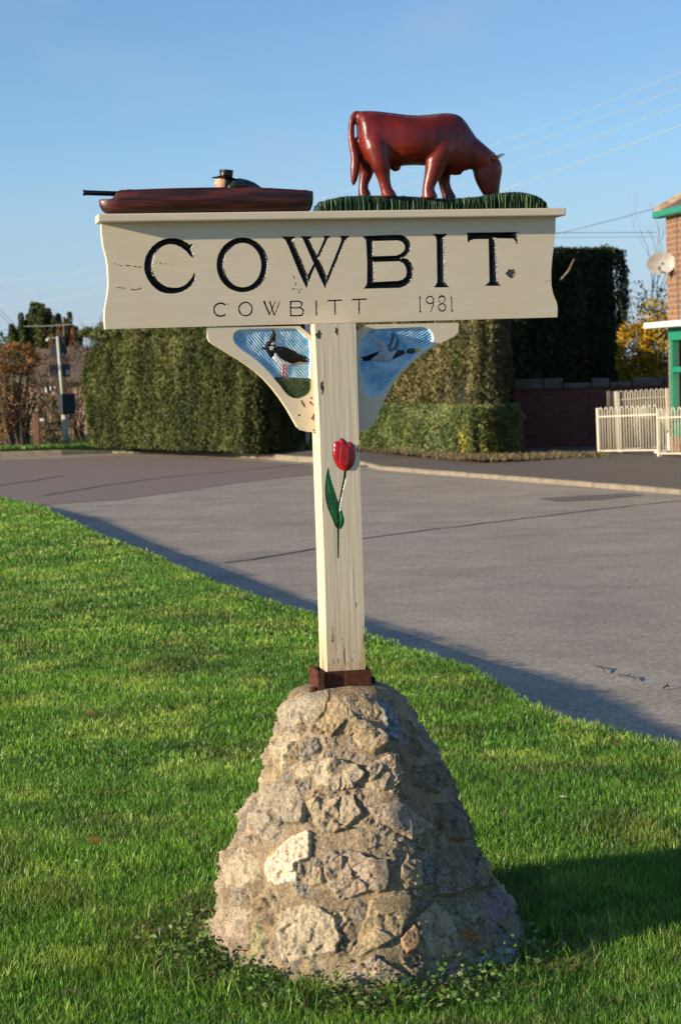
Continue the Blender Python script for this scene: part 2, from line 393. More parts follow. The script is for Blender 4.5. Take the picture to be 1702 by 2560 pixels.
# ------------------------------------------------------------------ polygons, signed distance, carved panels
def seg_poly(P, loops):
    """signed distance (positive inside) and nearest point of (n,2) points to even-odd loops"""
    best = np.full(len(P), 1e9); near = np.zeros_like(P); ins = np.zeros(len(P), bool)
    for L in loops:
        L = np.asarray(L, float); A = L; B = np.roll(L, -1, 0)
        for a, c in zip(A, B):
            d = c - a; l2 = d @ d
            if l2 < 1e-16: continue
            t = np.clip(((P - a) @ d) / l2, 0, 1); q = a + t[:, None] * d
            dd = np.hypot(P[:, 0] - q[:, 0], P[:, 1] - q[:, 1]); k = dd < best
            best[k] = dd[k]; near[k] = q[k]
            cond = ((a[1] > P[:, 1]) != (c[1] > P[:, 1]))
            if cond.any():
                xx = a[0] + (P[:, 1] - a[1]) * d[0] / (d[1] if abs(d[1]) > 1e-12 else 1e-12)
                ins ^= cond & (P[:, 0] < xx)
    return np.where(ins, best, -best), near
def region_sdf(P, polys, margin):
    out = np.full(len(P), -1.0); near = P.copy()
    for loops in polys:
        al = np.concatenate([np.asarray(l, float) for l in loops]); lo = al.min(0) - margin; hi = al.max(0) + margin
        k = np.where((P[:, 0] > lo[0]) & (P[:, 0] < hi[0]) & (P[:, 1] > lo[1]) & (P[:, 1] < hi[1]))[0]
        if len(k) == 0: continue
        s, q = seg_poly(P[k], loops); u = s > out[k]
        out[k[u]] = s[u]; near[k[u]] = q[u]
    return out, near
def smooth_loop(L, it=1, closed=True):
    L = [np.array(p, float) for p in L]
    for _ in range(it):
        o = []
        n = len(L)
        for i in range(n if closed else n - 1):
            a, b = L[i], L[(i + 1) % n]
            o += [a * 0.75 + b * 0.25, a * 0.25 + b * 0.75]
        L = o
    return L
def carve(outer, regions, cell):
    """regions: list of dict(name, polys, h(sdf,P)); returns P(n,2), H(n), quads, face region index (-1 = ground)"""
    al = np.asarray(outer, float); lo = al.min(0) - cell; hi = al.max(0) + cell
    xs = np.arange(lo[0], hi[0] + cell, cell); zs = np.arange(lo[1], hi[1] + cell, cell)
    X, Z = np.meshgrid(xs, zs); P = np.stack([X.ravel(), Z.ravel()], 1); nx, nz_ = len(xs), len(zs)
    so_, q = seg_poly(P, [al]); k = np.abs(so_) < 0.55 * cell; P[k] = q[k]; so_[k] = 0
    fixed = k.copy(); H = np.zeros(len(P)); SD = []
    for r in regions:
        s, q = region_sdf(P, r['polys'], 3 * cell)
        k = (np.abs(s) < 0.55 * cell) & ~fixed
        P[k] = q[k]; s[k] = 0; fixed |= k
        SD.append(s)
    for r, s in zip(regions, SD):
        k = s > 0
        H[k] += r['h'](s[k], P[k])
    i = np.arange(nx - 1); j = np.arange(nz_ - 1); I, J = np.meshgrid(i, j); a = (J * nx + I).ravel()
    Q = np.stack([a, a + 1, a + 1 + nx, a + nx], 1)
    keep = so_[Q].mean(1) > 0; Q = Q[keep]
    reg = np.full(len(Q), -1)
    for n_, s in enumerate(SD): reg[s[Q].mean(1) > 0] = n_
    return P, H, Q, reg
def compact(V, Q):
    u, inv = np.unique(Q, return_inverse=True); return V[u], inv.reshape(Q.shape), u
def vgroove(slope, dmax): return lambda s, P: -np.minimum(s * slope, dmax)
def raised(hh, w): return lambda s, P: hh * (1 - np.exp(-s / w))

# ================================================================== SIGN
PHI = R(11.6)
NRM = Vector((math.sin(PHI), -math.cos(PHI), 0)); XS = Vector((math.cos(PHI), math.sin(PHI), 0))
d0 = ray(848.5, 1060)
AX = Vector((d0.x / d0.y * 5.944 - 0.057 * NRM.x, 6.0, 0))
def sp(px, py, off=0.0):
    O = AX + NRM * off; d = ray(px, py); C0 = Vector((0, 0, CAMZ))
    t = (O - C0).dot(NRM) / d.dot(NRM); p = C0 + d * t
    return ((p - AX).dot(XS), p.z)
def sc(pts, ox, oy, k, off): return [sp(ox + x / k, oy + y / k, off) for x, y in pts]
sign = empty('village_sign', AX, PHI, 'cream painted carved wooden village sign reading COWBIT on a post set in the stone mound', 'village sign')
def L3(P, H, off): return np.stack([P[:, 0], -(off + H), P[:, 1]], 1)

def side_walls(loop, off_f, off_b, back=True):
    mb = MB(); n = len(loop)
    V = [(p[0], -off_f, p[1]) for p in loop] + [(p[0], -off_b, p[1]) for p in loop]
    Fc = [(i, (i + 1) % n, (i + 1) % n + n, i + n) for i in range(n)]
    if back: Fc.append(tuple(range(n, 2 * n)))
    mb.add(V, Fc); return mb
def panel_object(name, parent, V, Q, mats, mi, extra=None, smooth=False, cols=None):
    V, Q2, u = compact(V, Q)
    vv = V.tolist(); ff = Q2.tolist(); m = list(mi)
    if extra is not None:
        b = len(vv); vv += [list(v) for v in extra.v]; ff += [[i + b for i in f] for f in extra.f]; m += [0] * len(extra.f)
    c = None
    if cols is not None:
        c = np.zeros((len(vv), 3)); c[:len(u)] = cols[u]
    o = mesh(name, vv, ff, mats, parent, False, m, c)
    bm = bmesh.new(); bm.from_mesh(o.data); bmesh.ops.recalc_face_normals(bm, faces=bm.faces); bm.to_mesh(o.data); bm.free()
    if smooth: o.data.polygons.foreach_set('use_smooth', np.ones(len(o.data.polygons), bool))
    return o

# ---- board with V-cut letters
OB = 0.004
K1 = 1568 / 360.0
def ring(cx, cy, rx, ry, w, n=48, t0=0, t1=360, wf=None):
    t = np.radians(np.linspace(t0, t1, n, endpoint=(abs(t1 - t0) < 359)))
    o = [(cx + rx * math.cos(a), cy + ry * math.sin(a)) for a in t]
    i = [(cx + (rx - w) * math.cos(a), cy + (ry - w) * math.sin(a)) for a in t]
    return (o, i) if abs(t1 - t0) >= 359 else o + i[::-1]
def stroke(pts, w):
    if not isinstance(w, (list, tuple)): w = [w] * len(pts)
    Lf, Rt = [], []
    for i, p in enumerate(pts):
        a = pts[max(i - 1, 0)]; b = pts[min(i + 1, len(pts) - 1)]
        d = math.hypot(b[0] - a[0], b[1] - a[1]); nx, ny = -(b[1] - a[1]) / d, (b[0] - a[0]) / d
        Lf.append((p[0] + nx * w[i] / 2, p[1] + ny * w[i] / 2)); Rt.append((p[0] - nx * w[i] / 2, p[1] - ny * w[i] / 2))
    return Lf + Rt[::-1]
def ell(cx, cy, rx, ry, n=56): return [(cx + rx * math.cos(2 * math.pi * i / n), cy + ry * math.sin(2 * math.pi * i / n)) for i in range(n)]
def T(loops, ox, oy, k, off=OB): return [sc(l, ox, oy, k, off) for l in loops]
letters = []
def letter(polys, ox, oy, k, name='letter', big=True): letters.append(dict(name=name, polys=[T(p, ox, oy, k) for p in polys], h=vgroove(0.85, 0.012) if big else vgroove(1.1, 0.006)))
letter([[[(622,168),(600,180),(585,183),(550,155),(500,130),(440,113),(380,110),(310,120),(240,150),(180,200),(135,260),(105,320),(92,390),(90,440),(100,490),(125,550),(165,610),(215,660),(270,695),(330,712),(395,715),(450,708),(510,692),(565,662),(610,620),(645,565),(648,540),(642,478),(632,490),(610,540),(570,590),(520,630),(460,650),(400,650),(340,640),(290,615),(240,575),(205,520),(190,465),(188,400),(195,340),(215,280),(255,225),(310,190),(370,175),(430,182),(490,208),(545,250),(590,300),(628,332)]]], 340, 570, K1)
letter([[ell(1160, 401, 282, 298), ell(1163, 404, 201, 241)]], 340, 570, K1)
letter([[[(95,92),(258,92),(238,118),(236,150),(275,250),(330,370),(388,515),(400,600),(378,662),(300,500),(175,190),(145,130)]],
        [[(388,515),(460,375),(490,300),(565,130),(570,105),(552,85),(642,85),(610,115),(590,160),(510,330),(470,430),(378,662)]],
        [[(300,90),(438,90),(425,112),(400,120),(425,170),(490,300),(560,440),(598,530),(605,600),(580,662),(510,515),(350,150),(330,110)]],
        [[(598,530),(750,150),(755,115),(735,85),(852,85),(815,115),(795,150),(640,520),(580,662)]]], 680, 570, K1)
letter([[[(975,87),(1340,74),(1410,76),(1460,100),(1500,150),(1515,200),(1500,250),(1460,300),(1425,325),(1480,340),(1520,390),(1540,450),(1540,520),(1510,580),(1450,630),(1390,652),(1040,660),(985,662),(1015,640),(1032,600),(1035,400),(1025,180),(1020,130),(1000,105)],
         [(1110,142),(1370,135),(1415,150),(1440,180),(1447,220),(1435,250),(1400,280),(1350,300),(1110,308)],
         [(1115,370),(1385,362),(1430,385),(1455,425),(1465,480),(1455,530),(1420,562),(1370,575),(1120,588)]]], 680, 570, K1)
letter([[[(340,66),(512,63),(495,85),(485,110),(490,590),(505,620),(540,646),(360,648),(385,625),(402,590),(395,130),(385,95)]]], 1000, 570, K1)
letter([[[(725,50),(1270,44),(1262,70),(1275,100),(1280,140),(1272,187),(1255,145),(1230,115),(1045,112),(1055,400),(1065,580),(1075,605),(1100,630),(905,630),(945,610),(970,580),(960,120),(800,122),(765,135),(735,162)]]], 1000, 570, K1)
K2 = 1568 / 420.0
def small(polys): letter(polys, 520, 720, K2, 'letter', False)
small([[ring(120, 202, 70, 68, 15, 30, -42, -318)], [stroke([(170, 150), (188, 150), (186, 172)], [8, 10, 4])]])
small([[ell(352, 196, 69, 69, 40), ell(352, 196, 54, 56, 40)]])
small([[stroke([(524, 122), (576, 252)], [20, 14])], [stroke([(576, 252), (630, 122)], 9)], [stroke([(576, 122), (620, 258)], [16, 12])], [stroke([(620, 258), (673, 122)], 10)]])
small([[[(764,118),(850,117),(878,128),(887,150),(880,170),(868,181),(888,190),(900,212),(896,240),(880,260),(860,265),(766,265)], [(780,131),(846,130),(866,138),(872,152),(866,168),(850,178),(781,180)], [(781,190),(858,190),(880,202),(884,225),(876,243),(856,252),(781,252)]]])
small([[stroke([(1011, 115), (1013, 255)], 15)]])
small([[stroke([(1114, 119), (1255, 113)], 13)], [stroke([(1184, 116), (1187, 247)], 15)]])
small([[stroke([(1341, 109), (1483, 103)], 13)], [stroke([(1410, 105), (1411, 241)], 15)]])
K3 = 1568 / 120.0
def digit(polys): letter(polys, 1030, 720, K3, 'digit', False)
digit([[[(275,240),(288,290),(272,335),(283,740),(325,798),(220,800),(243,745),(232,350),(210,325)]]])
digit([[ell(583, 392, 140, 140, 36), ell(583, 392, 98, 98, 36)], [stroke([(700, 430), (690, 560), (630, 730), (545, 868)], [40, 42, 36, 6])]])
digit([[ell(966, 362, 120, 128, 36), ell(966, 375, 86, 84, 36)], [ell(978, 632, 134, 142, 36), ell(978, 632, 94, 98, 36)]])
digit([[[(1303,242),(1305,320),(1312,700),(1347,768),(1256,770),(1278,730),(1265,345),(1238,318)]]])

bl = [(254.6,560),(255,579),(259.5,615),(267,643),(270.4,666),(272,698),(272,718),(269,741),(263.3,773),(262.5,797),(264.5,823)]
br_ = [(1392.5,793),(1392.8,770),(1390.7,755.7),(1381.8,734.3),(1377.5,713),(1377,677),(1380,641.5),(1385.5,602),(1387.5,577),(1388,545)]
board_outer = [sp(x, y, OB) for x, y in bl + br_]
ztop = (board_outer[0][1] + board_outer[-1][1]) / 2 + 0.004
board_outer[0] = (board_outer[0][0], ztop); board_outer[-1] = (board_outer[-1][0], ztop)
def crackline(pts, w):
    L = []
    for i, p in enumerate(pts[:-1]):
        q = pts[i + 1]
        for k in range(4):
            t = k / 4; L.append((p[0] + (q[0] - p[0]) * t + random.uniform(-.4, .4), p[1] + (q[1] - p[1]) * t + random.uniform(-.8, .8)))
    L.append(pts[-1]); ww = [w * random.uniform(0.4, 1.3) for _ in L]; ww[0] = ww[-1] = 0.4
    return [T([stroke(L, ww)], 0, 0, 1)]
cr_polys = []
for pts, w in [([(271,655),(290,660),(302,664),(330,665),(358,669)], 2.6), ([(388,656),(402,658),(424,661),(440,660)], 2.4), ([(440,659),(470,659),(510,660),(540,660)], 1.1),
               ([(280,717),(310,721),(335,725),(355,722),(350,715),(325,712)], 2.4), ([(733,686),(738,705),(742,720),(726,724)], 2.0), ([(726,724),(745,722),(760,725)], 2.2),
               ([(745,722),(750,736),(756,745)], 2.4), ([(762,739),(785,741),(820,734)], 1.4), ([(1360,704),(1372,702),(1378,699)], 2.5), ([(1180,730),(1220,724),(1290,713)], 0.9)]:
    cr_polys += crackline(pts, w)
crack = dict(name='crack', polys=cr_polys, h=vgroove(2.0, 0.003))
blob = [(1277 + (13 + random.uniform(-3, 3)) * math.cos(a), 684 + (12 + random.uniform(-3, 3)) * math.sin(a)) for a in [i * math.pi / 12 for i in range(24)]]
knot = dict(name='knot', polys=[T([blob], 0, 0, 1)], h=lambda s, P: -np.minimum(s * 1.5, 0.004) * (0.3 + 1.4 * vnoise(np.stack([P[:, 0], P[:, 0] * 0, P[:, 1]], 1), 260, 3)))
regs = letters + [crack, knot]
P, H, Q, reg = carve(board_outer, regs, 0.00155)
H = H + 0.0006 * (fbm(np.stack([P[:, 0] * 6, P[:, 0] * 0, P[:, 1] * 40], 1), 1.0, 3, 5) - 0.5) * (reg.size > 0)
V = L3(P, H, OB)
nl = len(letters); isl = (reg >= 0) & (reg < nl)
mi = np.where(reg[~isl] >= nl, 1, 0)
board = panel_object('board', sign, V, Q[~isl], [M['paint_h'], M['wood_bare']], mi, side_walls(board_outer, OB, -0.041))
for i, r in enumerate(letters):
    k = reg == i
    o = panel_object(r['name'], board, V, Q[k], [M['black']], np.zeros(k.sum(), int))

# ---- cap moulding
c0 = sp(245.5, 543.7, 0.047); c1 = sp(1414, 525, 0.047)
mb = MB(); zc = ztop; mb.box(c0[0], c1[0], -0.047, 0.045, zc - 0.001, zc + 0.0215)
cap = mb.build('cap', M['paint_h'], sign, bevel=0.0035)
CAPZ = zc + 0.0215

# ---- post (front face carved with the tulip)
OP = 0.057
lf = [(786.2, 813), (798.7, 1060), (810, 1380), (818, 1672)]; rt = [(889.3, 812), (896.4, 1060), (906, 1380), (913, 1668)]
po = [sp(x, y, OP) for x, y in lf] + [sp(x, y, OP) for x, y in rt[::-1]]
zb = board_outer[10][1]; zb2 = board_outer[11][1]
po[0] = (po[0][0], min(zb, zb2) - 0.0005); po[-1] = (po[-1][0], min(zb, zb2) - 0.0005); po[3] = (po[3][0], 0.70); po[4] = (po[4][0], 0.70)
# nicks down the two arrises
K4 = 1442 / 220.0
def tl(pts): return sc(pts, 740, 1060, K4, OP)
petal_o = [(750,225),(775,240),(800,262),(822,300),(840,318),(865,298),(890,285),(915,305),(935,335),(955,360),(968,400),(972,470),(972,540),(962,600),(955,640),(930,690),(900,725),(865,755),(830,775),(795,770),(760,760),(715,735),(680,705),(650,655),(625,600),(608,550),(600,500),(600,440),(605,380),(610,340),(622,308),(640,290),(665,282),(700,285),(712,262),(728,238)]
petal_c = [(712,345),(770,350),(850,335),(872,400),(882,480),(880,560),(868,640),(845,710),(826,772),(790,765),(745,730),(715,690),(696,630),(695,560),(702,480),(708,400)]
leaf_l = [(530,695),(545,760),(555,830),(580,920),(600,1000),(635,1100),(670,1200),(705,1300),(702,1480),(692,1725),(660,1700),(630,1650),(600,1570),(560,1470),(520,1380),(495,1290),(478,1180),(474,1050),(480,950),(492,850),(510,770)]
leaf_r = [(735,1395),(760,1440),(780,1500),(795,1560),(790,1630),(770,1680),(740,1715),(715,1728),(702,1700),(705,1480)]
regs = [dict(name='petals', polys=[[tl(petal_o)]], h=lambda s, P: -0.0035 * np.minimum(s / 0.0008, 1) + 0.0085 * (1 - np.exp(-s / 0.004))),
        dict(name='petals', polys=[[tl(petal_c)]], h=lambda s, P: 0.0035 * np.minimum(s / 0.004, 1) ** 0.7 - 0.0015 * np.minimum(s / 0.0006, 1)),
        dict(name='leaf', polys=[[tl(leaf_l)], [tl(leaf_r)]], h=lambda s, P: -0.004 * np.minimum(s / 0.0008, 1) + 0.0035 * (1 - np.exp(-s / 0.004)) + 0.0008 * np.sin(P[:, 0] * 900 + P[:, 1] * 120)),
        dict(name='stem', polys=[[tl(stroke([(808,772),(795,900),(748,1120),(712,1300),(697,1450),(690,1700),(692,1900),(692,2200)], [46,42,38,36,36,36,34,26]))]], h=vgroove(1.2, 0.006))]
pc = []
for _ in range(16):      # weather cracks, long in the grain
    x = random.uniform(-0.05, 0.05); z = 0.74 + abs(random.gauss(0, 0.07)); l = random.uniform(0.008, 0.035)
    pc.append([[(x - 0.0011 * random.random(), z), (x + 0.001 + 0.001 * random.random(), z + l * .3), (x + random.uniform(-.001, .002), z + l), (x - 0.0012, z + l * .6)]])
for pts in [[(788,835),(800,825),(808,838),(798,850)], [(840,818),(848,826),(846,845),(838,832)], [(800,955),(808,950),(812,975),(806,990),(802,970)], [(893,1110),(898,1118),(896,1135),(890,1128)], [(803,1210),(807,1250),(811,1290),(806,1270)]]:
    jj = []
    for a_, b_ in zip(pts, pts[1:] + pts[:1]):
        for k_ in range(5): t_ = k_ / 5; jj.append((a_[0] + (b_[0] - a_[0]) * t_ + random.uniform(-2.2, 2.2), a_[1] + (b_[1] - a_[1]) * t_ + random.uniform(-2.5, 2.5)))
    pc.append([[sp(x, y, OP) for x, y in jj]])
regs.append(dict(name='crack', polys=pc, h=vgroove(1.6, 0.003)))
P, H, Q, reg = carve(po, regs, 0.00135)
H = H + 0.0007 * (fbm(np.stack([P[:, 0] * 120, P[:, 0] * 0, P[:, 1] * 5], 1), 1.0, 3, 9) - 0.5)
V = L3(P, H, OP)
base = (reg == -1) | (reg == 4)
post = panel_object('post', sign, V, Q[base], [M['paint_v'], M['wood_bare']], np.where(reg[base] == 4, 1, 0), side_walls(po, OP, -0.057))
tul = None
for nm, ks, mt in (('petals', (0, 1), M['red']), ('leaf', (2,), M['leafgreen']), ('stem', (3,), M['stemgreen'])):
    k = np.isin(reg, ks)
    panel_object(nm, post, V, Q[k], [mt], np.zeros(k.sum(), int), None, True)

# ---- brackets
OK_, OKB = 0.0, -0.034
uL = po[1][0] + 0.003; uR = po[-2][0] - 0.003
def ripple(s, P, ang, seed):
    a = np.radians(ang); p = P[:, 0] * math.cos(a) + P[:, 1] * math.sin(a)
    q = np.stack([P[:, 0], P[:, 0] * 0, P[:, 1]], 1)
    w = np.sin(p * 900 + 5.0 * fbm(q, 38, 2, seed)) * 0.5 + 0.5
    return -0.010 * np.minimum(s / 0.004, 1) + 0.0022 * w * np.minimum(s / 0.005, 1) * (0.4 + vnoise(q, 90, seed + 1))
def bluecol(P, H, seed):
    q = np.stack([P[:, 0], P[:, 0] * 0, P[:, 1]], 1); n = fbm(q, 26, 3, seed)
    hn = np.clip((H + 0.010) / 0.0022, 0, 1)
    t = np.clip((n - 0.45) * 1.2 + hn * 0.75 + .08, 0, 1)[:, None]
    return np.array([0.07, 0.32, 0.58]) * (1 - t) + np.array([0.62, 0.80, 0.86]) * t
KB = 1568 / 300.0
def bk(pts, ox): return sc(pts, ox, 800, KB, OK_)
def bracket(outline, ox, pool, parts, u_in, side, ang, seed, birdname, birdlabel, flakes=()):
    out = bk(outline, ox)
    out = [((u_in if p == 'x' else q[0]), q[1]) for p, q in zip(side, out)]
    regs = [dict(name='pool', polys=[[bk(pool, ox)]], h=lambda s, P: ripple(s, P, ang, seed))] + \
           [dict(name=n, polys=[[bk(l, ox)] for l in ls], h=h) for n, ls, h, mt in parts]
    nf = len(regs)
    if flakes: regs.append(dict(name='flake', polys=[[bk(l, ox)] for l in flakes], h=lambda s, P: -np.minimum(s * 1.2, .0015)))
    P, H, Q, reg = carve(out, regs, 0.00135)
    V = L3(P, H, OK_); kb = (reg == -1) | (reg == nf)
    o = panel_object('bracket', sign, V, Q[kb], [M['paint_b'], M['wood_bare']], np.where(reg[kb] == nf, 1, 0), side_walls(out, OK_, OKB))
    mats = {}; 
    sky_k = reg == 0
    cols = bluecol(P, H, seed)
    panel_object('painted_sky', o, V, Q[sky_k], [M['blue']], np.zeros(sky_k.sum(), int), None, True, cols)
    bird = [i + 1 for i, p in enumerate(parts) if p[0] != 'turf']
    ml = []; idx = {}
    for i in bird:
        mt = parts[i - 1][3]
        if mt.name not in idx: idx[mt.name] = len(ml); ml.append(mt)
    k = np.isin(reg, bird)
    bo = panel_object(birdname, o, V, Q[k], ml, [idx[parts[r - 1][3].name] for r in reg[k]], None, True)
    bo['label'] = birdlabel
    tf = [i + 1 for i, p in enumerate(parts) if p[0] == 'turf']
    if tf:
        k = np.isin(reg, tf); panel_object('painted_turf', o, V, Q[k], [M['turf']], np.zeros(k.sum(), int), None, False)
    return o
left_out = [(100,95),(1300,78),(1478,240),(1500,700),(1505,1470),(1400,1460),(1330,1440),(1280,1400),(1240,1330),(1150,1170),(1050,1020),(950,890),(850,780),(740,680),(620,590),(500,510),(380,440),(270,370),(200,330),(130,280),(105,230),(98,160)]
left_side = ['', '', 'x', 'x', 'x'] + [''] * 17
left_pool = [(430,230),(440,170),(500,125),(620,115),(960,105),(1230,105),(1270,115),(1360,190),(1440,270),(1450,400),(1448,900),(1420,960),(1350,1005),(1290,1025),(1220,1020),(1150,985),(1090,920),(1040,850),(960,760),(840,620),(740,530),(640,455),(540,385),(460,310),(435,260)]
turf_p = [(962,752),(1040,742),(1120,755),(1200,748),(1300,757),(1400,755),(1448,765),(1448,900),(1420,960),(1350,1005),(1290,1025),(1220,1020),(1150,985),(1090,920),(1040,850)]
up = raised(0.0075, 0.003); up2 = raised(0.0085, 0.004)
lap = [('turf', [turf_p], raised(0.004, 0.003), M['turf']),
       ('bird', [[(1075,585),(1102,590),(1097,748),(1072,748)], [(1115,590),(1147,590),(1127,748),(1100,748)]], raised(0.004, 0.002), M['pinkleg']),
       ('bird', [[(990,400),(1020,430),(1080,500),(1150,535),(1215,565),(1220,578),(1160,595),(1080,590),(1000,545),(950,495),(960,440)]], up, M['white']),
       ('bird', [[(1225,562),(1290,535),(1350,540),(1345,555),(1290,572),(1235,573)]], up, M['orange']),
       ('bird', [[(1010,350),(1080,345),(1150,365),(1230,400),(1290,440),(1350,465),(1410,480),(1395,510),(1425,545),(1400,555),(1330,545),(1260,555),(1215,575),(1150,555),(1080,520),(1020,460),(990,420),(985,380)]], up2, M['matblack']),
       ('bird', [[(965,115),(995,170),(992,240),(990,300),(1000,340),(985,400),(960,480),(940,493),(915,480),(885,420),(865,380),(850,340),(870,300),(910,260),(940,190),(958,130)]], up2, M['matblack']),
       ('bird', [[(862,345),(785,385),(862,382)]], up, M['matblack']),
       ('bird', [[(925,312),(975,272),(983,318),(930,330)], [(905,350),(975,336),(955,400),(920,388)]], raised(0.001, 0.001), M['white'])]
bracket(left_out, 500, left_pool, lap, uL, left_side, 38, 11, 'carved_bird', 'black and white crested bird standing on turf', [[(1310,1050),(1340,1050),(1380,1110),(1385,1150),(1350,1130)], [(1415,1070),(1450,1060),(1490,1110),(1480,1125)], [(1450,1290),(1495,1210),(1500,1330),(1475,1310)], [(1275,1240),(1310,1225),(1320,1250),(1285,1262)], [(1430,990),(1470,1020),(1480,1050),(1450,1030)], [(1470,1425),(1500,1430),(1500,1460),(1480,1450)], [(1325,1318),(1342,1320),(1335,1338)], [(1250,1325),(1262,1322),(1264,1340)]])
right_out = [(1390,35),(1392,80),(1390,130),(1380,170),(1340,210),(1240,260),(1060,350),(900,460),(750,590),(640,700),(550,820),(470,960),(400,1090),(330,1240),(290,1340),(250,1400),(200,1440),(95,1460),(80,800),(60,190),(200,60)]
right_side = [''] * 17 + ['x', 'x', 'x', '']
right_pool = [(90,290),(180,190),(250,125),(330,115),(920,88),(1000,110),(1050,170),(1068,240),(1050,310),(1000,350),(900,410),(830,460),(750,540),(640,650),(540,760),(470,860),(410,950),(360,990),(280,1010),(220,1000),(160,950),(130,880),(110,750),(95,500)]
duck = [('bird', [[(235,222),(300,220),(380,240),(420,280),(460,330),(490,400),(495,425),(400,420),(370,390),(350,330),(290,270)]], raised(0.006, 0.003), M['grey']),
        ('bird', [[(510,125),(560,180),(585,220),(630,260),(630,290),(600,385),(500,420),(470,330),(500,290),(520,210)]], raised(0.0065, 0.003), M['bluegrey']),
        ('bird', [[(567,205),(580,240),(535,360),(512,375),(547,280)]], raised(0.0008, 0.001), M['white']),
        ('bird', [[(250,525),(290,480),(340,440),(370,405),(400,408),(500,415),(600,392),(600,450),(560,470),(540,515),(440,548),(350,540)]], up, M['grey']),
        ('bird', [[(105,515),(150,505),(150,533),(125,532)]], raised(0.003, 0.002), M['white']),
        ('bird', [[(120,495),(370,405),(340,445),(290,480),(250,525),(200,538),(130,530),(155,510)]], raised(0.0045, 0.003), M['matblack']),
        ('bird', [[(600,393),(697,393),(700,440),(640,470),(580,500),(545,518),(532,490),(560,440)]], raised(0.003, 0.003), M['brownred']),
        ('bird', [[(692,390),(714,390),(718,440),(700,442)]], up, M['white']),
        ('bird', [[(714,390),(750,368),(810,368),(840,385),(850,420),(800,440),(750,438),(717,428)]], up2, M['darkgreen']),
        ('bird', [[(828,380),(870,375),(895,385),(905,400),(880,418),(830,416)]], raised(0.004, 0.003), M['yellow'])]
bracket(right_out, 880, right_pool, duck, uR, right_side, -62, 23, 'carved_bird', 'flying duck with green head and yellow bill')

# ---- rusty steel strap at the foot
su0, su1 = sp(801, 1680, OP)[0], sp(921, 1680, OP)[0]; z0s = 0.700; z1s = sp(860, 1676, OP)[1]
strap = MB(); t = 0.006; yf = -(OP + 0.002)
strap.box(su0 + 0.012, su1, yf - t, yf, z0s, z1s); strap.box(su0 + 0.012, su1, 0.059, 0.065, z0s, z1s)
strap.box(su1, su1 + t, yf - t, 0.065, z0s, z1s)
strap.box(su0 - 0.012, su0 - 0.005, yf - 0.018, 0.065, z0s - 0.03, z1s + 0.003); strap.box(su0 - 0.005, su0 + 0.008, yf - 0.018, yf - 0.010, z0s - 0.03, z1s)
st = strap.build('metal_strap', M['rust'], sign, bevel=0.001)
bm_ = MB(); bm_.lathe((su0 - 0.024, yf - 0.006, z0s - 0.006), [(0.0, -0.012), (0.011, -0.012), (0.011, 0.012), (0.0, 0.012)], 6)
bm_.build('bolt', M['rust'], st)
bm_ = MB(); bm_.box(su1 + t, su1 + 0.026, -0.03, 0.005, z0s - 0.008, z0s + 0.018); bm_.build('strap_tongue', M['rustdark'], st, bevel=0.001)

# ================================================================== COW
G1 = 1568 / 600.0
def q1(x, y, off=0.0): u, z = sp(200 + x / G1, 400 + y / G1, off); return Vector((u, -off, z))
def q2(x, y, off=0.0): u, z = sp(780 + x / G1, 250 + y / G1, off); return Vector((u, -off, z))
cow = empty('cow_statue', AX, PHI, 'glossy red-brown carved wooden cow grazing on top of the sign', 'cow statue')
mb = MB()
def loft_x(mb, secs, q, n=20, off=0.0, shape=2.4):
    V = []
    for (x, zt, zb_, w) in secs:
        a = q(x, zt, off); b = q(x, zb_, off); cz = (a.z + b.z) / 2; hz = (a.z - b.z) / 2
        for k in range(n):
            t = 2 * math.pi * k / n; c, s = math.cos(t), math.sin(t)
            cc = math.copysign(abs(c) ** (2 / shape), c); ss = math.copysign(abs(s) ** (2 / shape), s)
            V.append((a.x, a.y + w * cc, cz + hz * ss))
    Fc = [tuple(range(n))[::-1], tuple((len(secs) - 1) * n + k for k in range(n))]
    for i in range(len(secs) - 1):
        for k in range(n): Fc.append((i * n + k, i * n + (k + 1) % n, (i + 1) * n + (k + 1) % n, (i + 1) * n + k))
    mb.add(V, Fc)
loft_x(mb, [(293,90,230,.016),(303,76,330,.036),(325,70,400,.050),(380,70,440,.058),(440,74,440,.060),(500,82,432,.064),(560,90,432,.070),(620,97,428,.073),(680,100,426,.074),(760,95,432,.072),(820,88,442,.066),(880,84,462,.060),(930,90,470,.054),(965,105,470,.048),(1000,145,462,.043),(1030,190,452,.038),(1060,236,445,.034),(1095,285,440,.030),(1125,325,430,.026)], q2, shape=2.2)
def limb(pts, off):
    n_ = len(pts); mb.tube([q2(x, y, off * min(1, .25 + i * .3)) for i, (x, y, r) in enumerate(pts)], [r * (1.06 if i > 3 else 1) for i, (x, y, r) in enumerate(pts)], 14)
O1, O2 = 0.036, -0.034
limb([(390,180,.030),(405,260,.038),(420,320,.038),(440,390,.031),(452,440,.026),(464,490,.0195),(472,530,.0168),(480,570,.0162),(488,595,.017),(500,622,.0205),(502,634,.0215)], O1)
limb([(345,250,.034),(345,350,.030),(352,420,.026),(354,460,.0235),(348,500,.018),(336,545,.0138),(334,585,.0142),(342,618,.0185),(344,634,.019)], O2)
limb([(890,200,.030),(865,260,.042),(830,340,.042),(808,410,.032),(795,460,.0255),(778,510,.0205),(763,555,.0172),(758,590,.0170),(765,622,.0205),(768,645,.0225)], O1)
limb([(890,360,.035),(868,440,.028),(858,490,.0205),(862,540,.0172),(872,580,.0158),(885,615,.0168),(895,640,.0195),(896,650,.020)], O2)
limb([(960,270,.030),(1020,325,.042),(1085,375,.040),(1140,410,.036)], 0.0)
